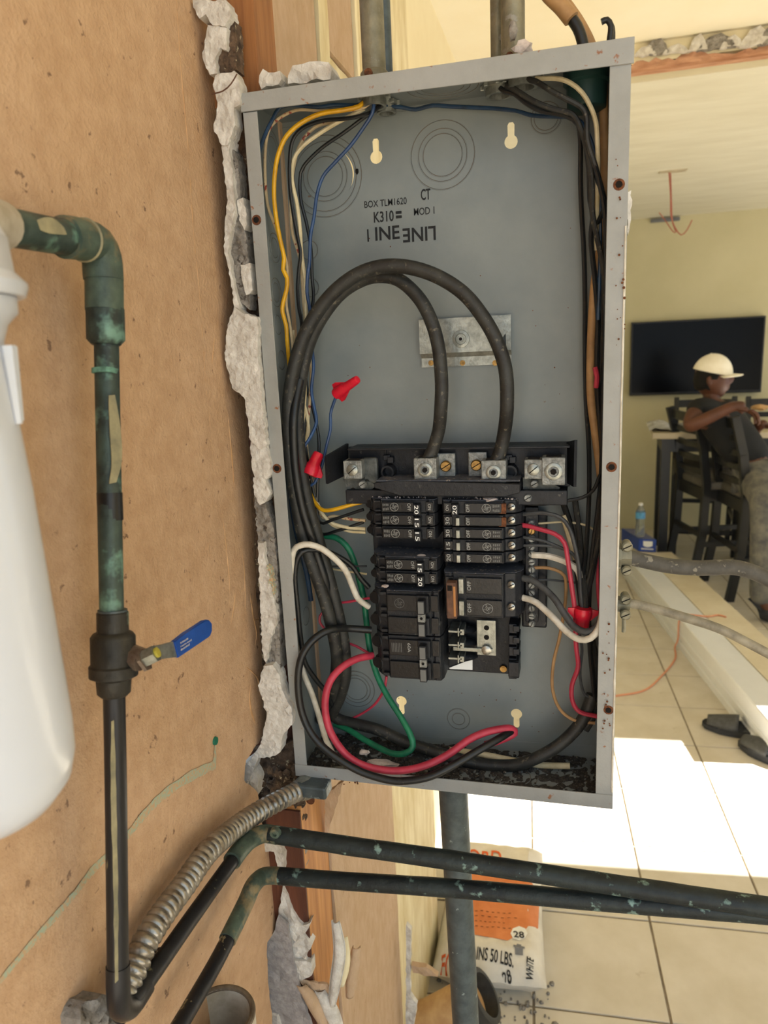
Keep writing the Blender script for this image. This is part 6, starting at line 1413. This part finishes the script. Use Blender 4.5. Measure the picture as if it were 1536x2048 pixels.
# shirt: torso + sleeves
slN = shN.lerp(elN, .45); slF = shF.lerp(elF, .5)
skin('tshirt', [pel + Vector((0, 0, -.01)), wa, chs, nk + (chs - nk) * .15, shN, slN, shF, slF], [(0, 1), (1, 2), (2, 3), (2, 4), (4, 5), (2, 6), (6, 7)], [(.145, .13), (.15, .135), (.165, .14), .078, .078, .068, .078, .068], 'shirt', mn)
skin('jeans', [pel, hipN, knN, anN + Vector((0, 0, -.03)), hipF, knF, anF + Vector((0, 0, -.03))], [(0, 1), (1, 2), (2, 3), (0, 4), (4, 5), (5, 6)], [(.115, .11), .105, .086, .068, .105, .086, .068], 'jeans', mn)
for a_, t_ in ((anN, toN), (anF, toF)):
    dsh = (t_ - a_); dsh.z = 0; dsh = dsh.normalized() if dsh.length > 1e-4 else Vector((1, 0, 0)); base = Vector((a_.x, a_.y, a_.z - .05))
    skin('shoe', [base - dsh * .04, base + dsh * .06, base + dsh * .19 - Vector((0, 0, .01)), base + Vector((0, 0, .06))], [(0, 1), (1, 2), (0, 3)], [(.05, .05), (.05, .045), (.045, .032), .045], 'shoe', mn)
# hands : palm with five fingers
def hand(wr, dir_, dn_, side_, sc=1):
    dir_, dn_ = dir_.normalized(), dn_.normalized(); sd = side_.normalized(); c = wr + dir_ * .05 * sc
    skin('palm', [wr, wr + dir_ * .045 * sc, wr + dir_ * .085 * sc], [(0, 1), (1, 2)], [(.028, .024), (.036, .018), (.036, .016)], 'skin', mn)
    for k in range(4):
        o_ = c + dir_ * .03 * sc + sd * (k - 1.5) * .019 * sc; Lf_ = (.075, .085, .08, .062)[k] * sc
        skin('finger', [o_, o_ + dir_ * Lf_ * .45 + dn_ * .008, o_ + dir_ * Lf_ * .62 + dn_ * Lf_ * .45, o_ + dir_ * Lf_ * .55 + dn_ * Lf_ * .85], [(0, 1), (1, 2), (2, 3)], [.0100, .0095, .0088, .0075], 'skin', mn)
    o_ = wr + dir_ * .02 * sc + sd * -.03 * sc
    skin('thumb', [o_, o_ - sd * .022 * sc + dir_ * .025, o_ - sd * .026 * sc + dir_ * .055 + dn_ * .02], [(0, 1), (1, 2)], [.012, .011, .009], 'skin', mn)
hand(wrN, Vector((.8, -.05, -.25)), Vector((.15, 0, -1)), Vector((0.2, -1, .1)))
hand(wrF, Vector((.8, -.2, -.1)), Vector((.1, -.3, -1)), Vector((0, 1, 0)))
# head: profile facing +x
hc = hd0.copy(); fwdh = Vector((.97, -.22, 0)).normalized(); lat = Vector((0, 0, 1)).cross(fwdh)
bm = B(); r = bmesh.ops.create_icosphere(bm, subdivisions=4, radius=1)
def bump3(v, c, s, a): return a * math.exp(-sum(((v[i] - c[i]) / s[i]) ** 2 for i in range(3)))
for v in r['verts']:
    n = v.co.copy(); x, y, z = n            # x forward, y lateral, z up
    hx, hy, hz = .098, .076, .122
    if z < 0: hy *= 1 - .28 * (-z) ** 1.5; hx *= 1 - .10 * (-z)
    if x < 0: hx *= 1.0 + .05 * max(z, 0)
    if x < 0 and z < -.3: hx *= 1 - .35 * min(1, (-z - .3) / .7)
    px_, py_, pz_ = x * hx, y * hy, z * hz
    px_ += bump3(n, (.98, 0, -.10), (.25, .16, .13), .020) + bump3(n, (.96, 0, .02), (.3, .12, .16), .008)      # nose
    px_ += bump3(n, (.90, 0, -.42), (.3, .28, .06), .010) + bump3(n, (.86, 0, -.54), (.3, .26, .06), .009)      # lips
    px_ += bump3(n, (.70, 0, -.80), (.3, .3, .16), .010)                                                       # chin
    px_ += bump3(n, (.90, 0, .20), (.3, .5, .10), .006)                                                        # brow
    for s in (-1, 1): px_ -= bump3(n, (.90, s * .40, .06), (.25, .16, .09), .010)
    v.co = hc + fwdh * px_ + lat * py_ + Vector((0, 0, pz_))
head = done('head', bm, 'skin', mn, True)
for s in (-1, 1):
    bm = B(); c = hc + fwdh * .071 + lat * s * .030 + Vector((0, 0, .010)); bmesh.ops.create_uvsphere(bm, u_segments=12, v_segments=8, radius=.0115, matrix=Matrix.Translation(c)); done('eye', bm, 'eye', head, True)
    bm = B(); bmesh.ops.create_uvsphere(bm, u_segments=10, v_segments=8, radius=.0055, matrix=Matrix.Translation(c + fwdh * .0085)); done('iris', bm, 'hole', head, True)
    bm = B(); c = hc - fwdh * .008 + lat * s * .074 + Vector((0, 0, -.006)); ang_ = 0
    for k in range(1): blob(bm, c, (.017, .009, .028), 1, .1, 2)
    done('ear', bm, 'skin', head, True)
bm = B(); r = bmesh.ops.create_icosphere(bm, subdivisions=3, radius=1)
kill = []
for v in r['verts']:
    x, y, z = v.co
    if x > .45 or z < -.55 - .2 * (x > 0) or (x > .0 and z < -.05): kill.append(v)
    v.co = hc + fwdh * (x * .101) + lat * (y * .079) + Vector((0, 0, z * .120))
bmesh.ops.delete(bm, geom=kill, context='VERTS'); o = done('hair', bm, 'hair', head, True); o.modifiers.new('s', 'SOLIDIFY').thickness = .004
# cap
cpo = thing('cap', hc, 'x', 'cap'); bpy.data.objects.remove(cpo)
bm = B(); r = bmesh.ops.create_uvsphere(bm, u_segments=32, v_segments=24, radius=1); kill = []
tl_ = math.radians(-13)
for v in r['verts']:
    x, y, z = v.co
    if z < .02: kill.append(v)
    x, z = x * .110, z * .122 + .018
    x, z = x * math.cos(tl_) - z * math.sin(tl_), x * -math.sin(tl_) * -1 + z * math.cos(tl_)
    v.co = hc + fwdh * (x - .006) + lat * (y * .090) + Vector((0, 0, z + .006))
bmesh.ops.delete(bm, geom=kill, context='VERTS'); cp = done('cap', bm, 'cap', mn, True); cp.modifiers.new('s', 'SOLIDIFY').thickness = .004
bm = B(); rows = []
for i in range(9):
    t = i / 8; row = []
    for k in range(13):
        a = math.radians(-62 + 124 * k / 12); rad = .100 + .062 * t * math.cos(a * .8); row.append(bm.verts.new(hc + fwdh * (rad * math.cos(a)) + lat * (rad * .82 * math.sin(a)) + Vector((0, 0, .030 - .010 * abs(a) - .006 * t))))
    rows.append(row)
for i in range(8):
    for k in range(12): bm.faces.new((rows[i][k], rows[i][k + 1], rows[i + 1][k + 1], rows[i + 1][k]))
o = done('brim', bm, 'cap', cp, True); o.modifiers.new('s', 'SOLIDIFY').thickness = .005
bm = B(); blob(bm, hc - fwdh * .01 + Vector((0, 0, .143)), (.008, .008, .004), 1, 0, 2); done('cap_button', bm, 'cap', cp, True)
# small logo on shirt
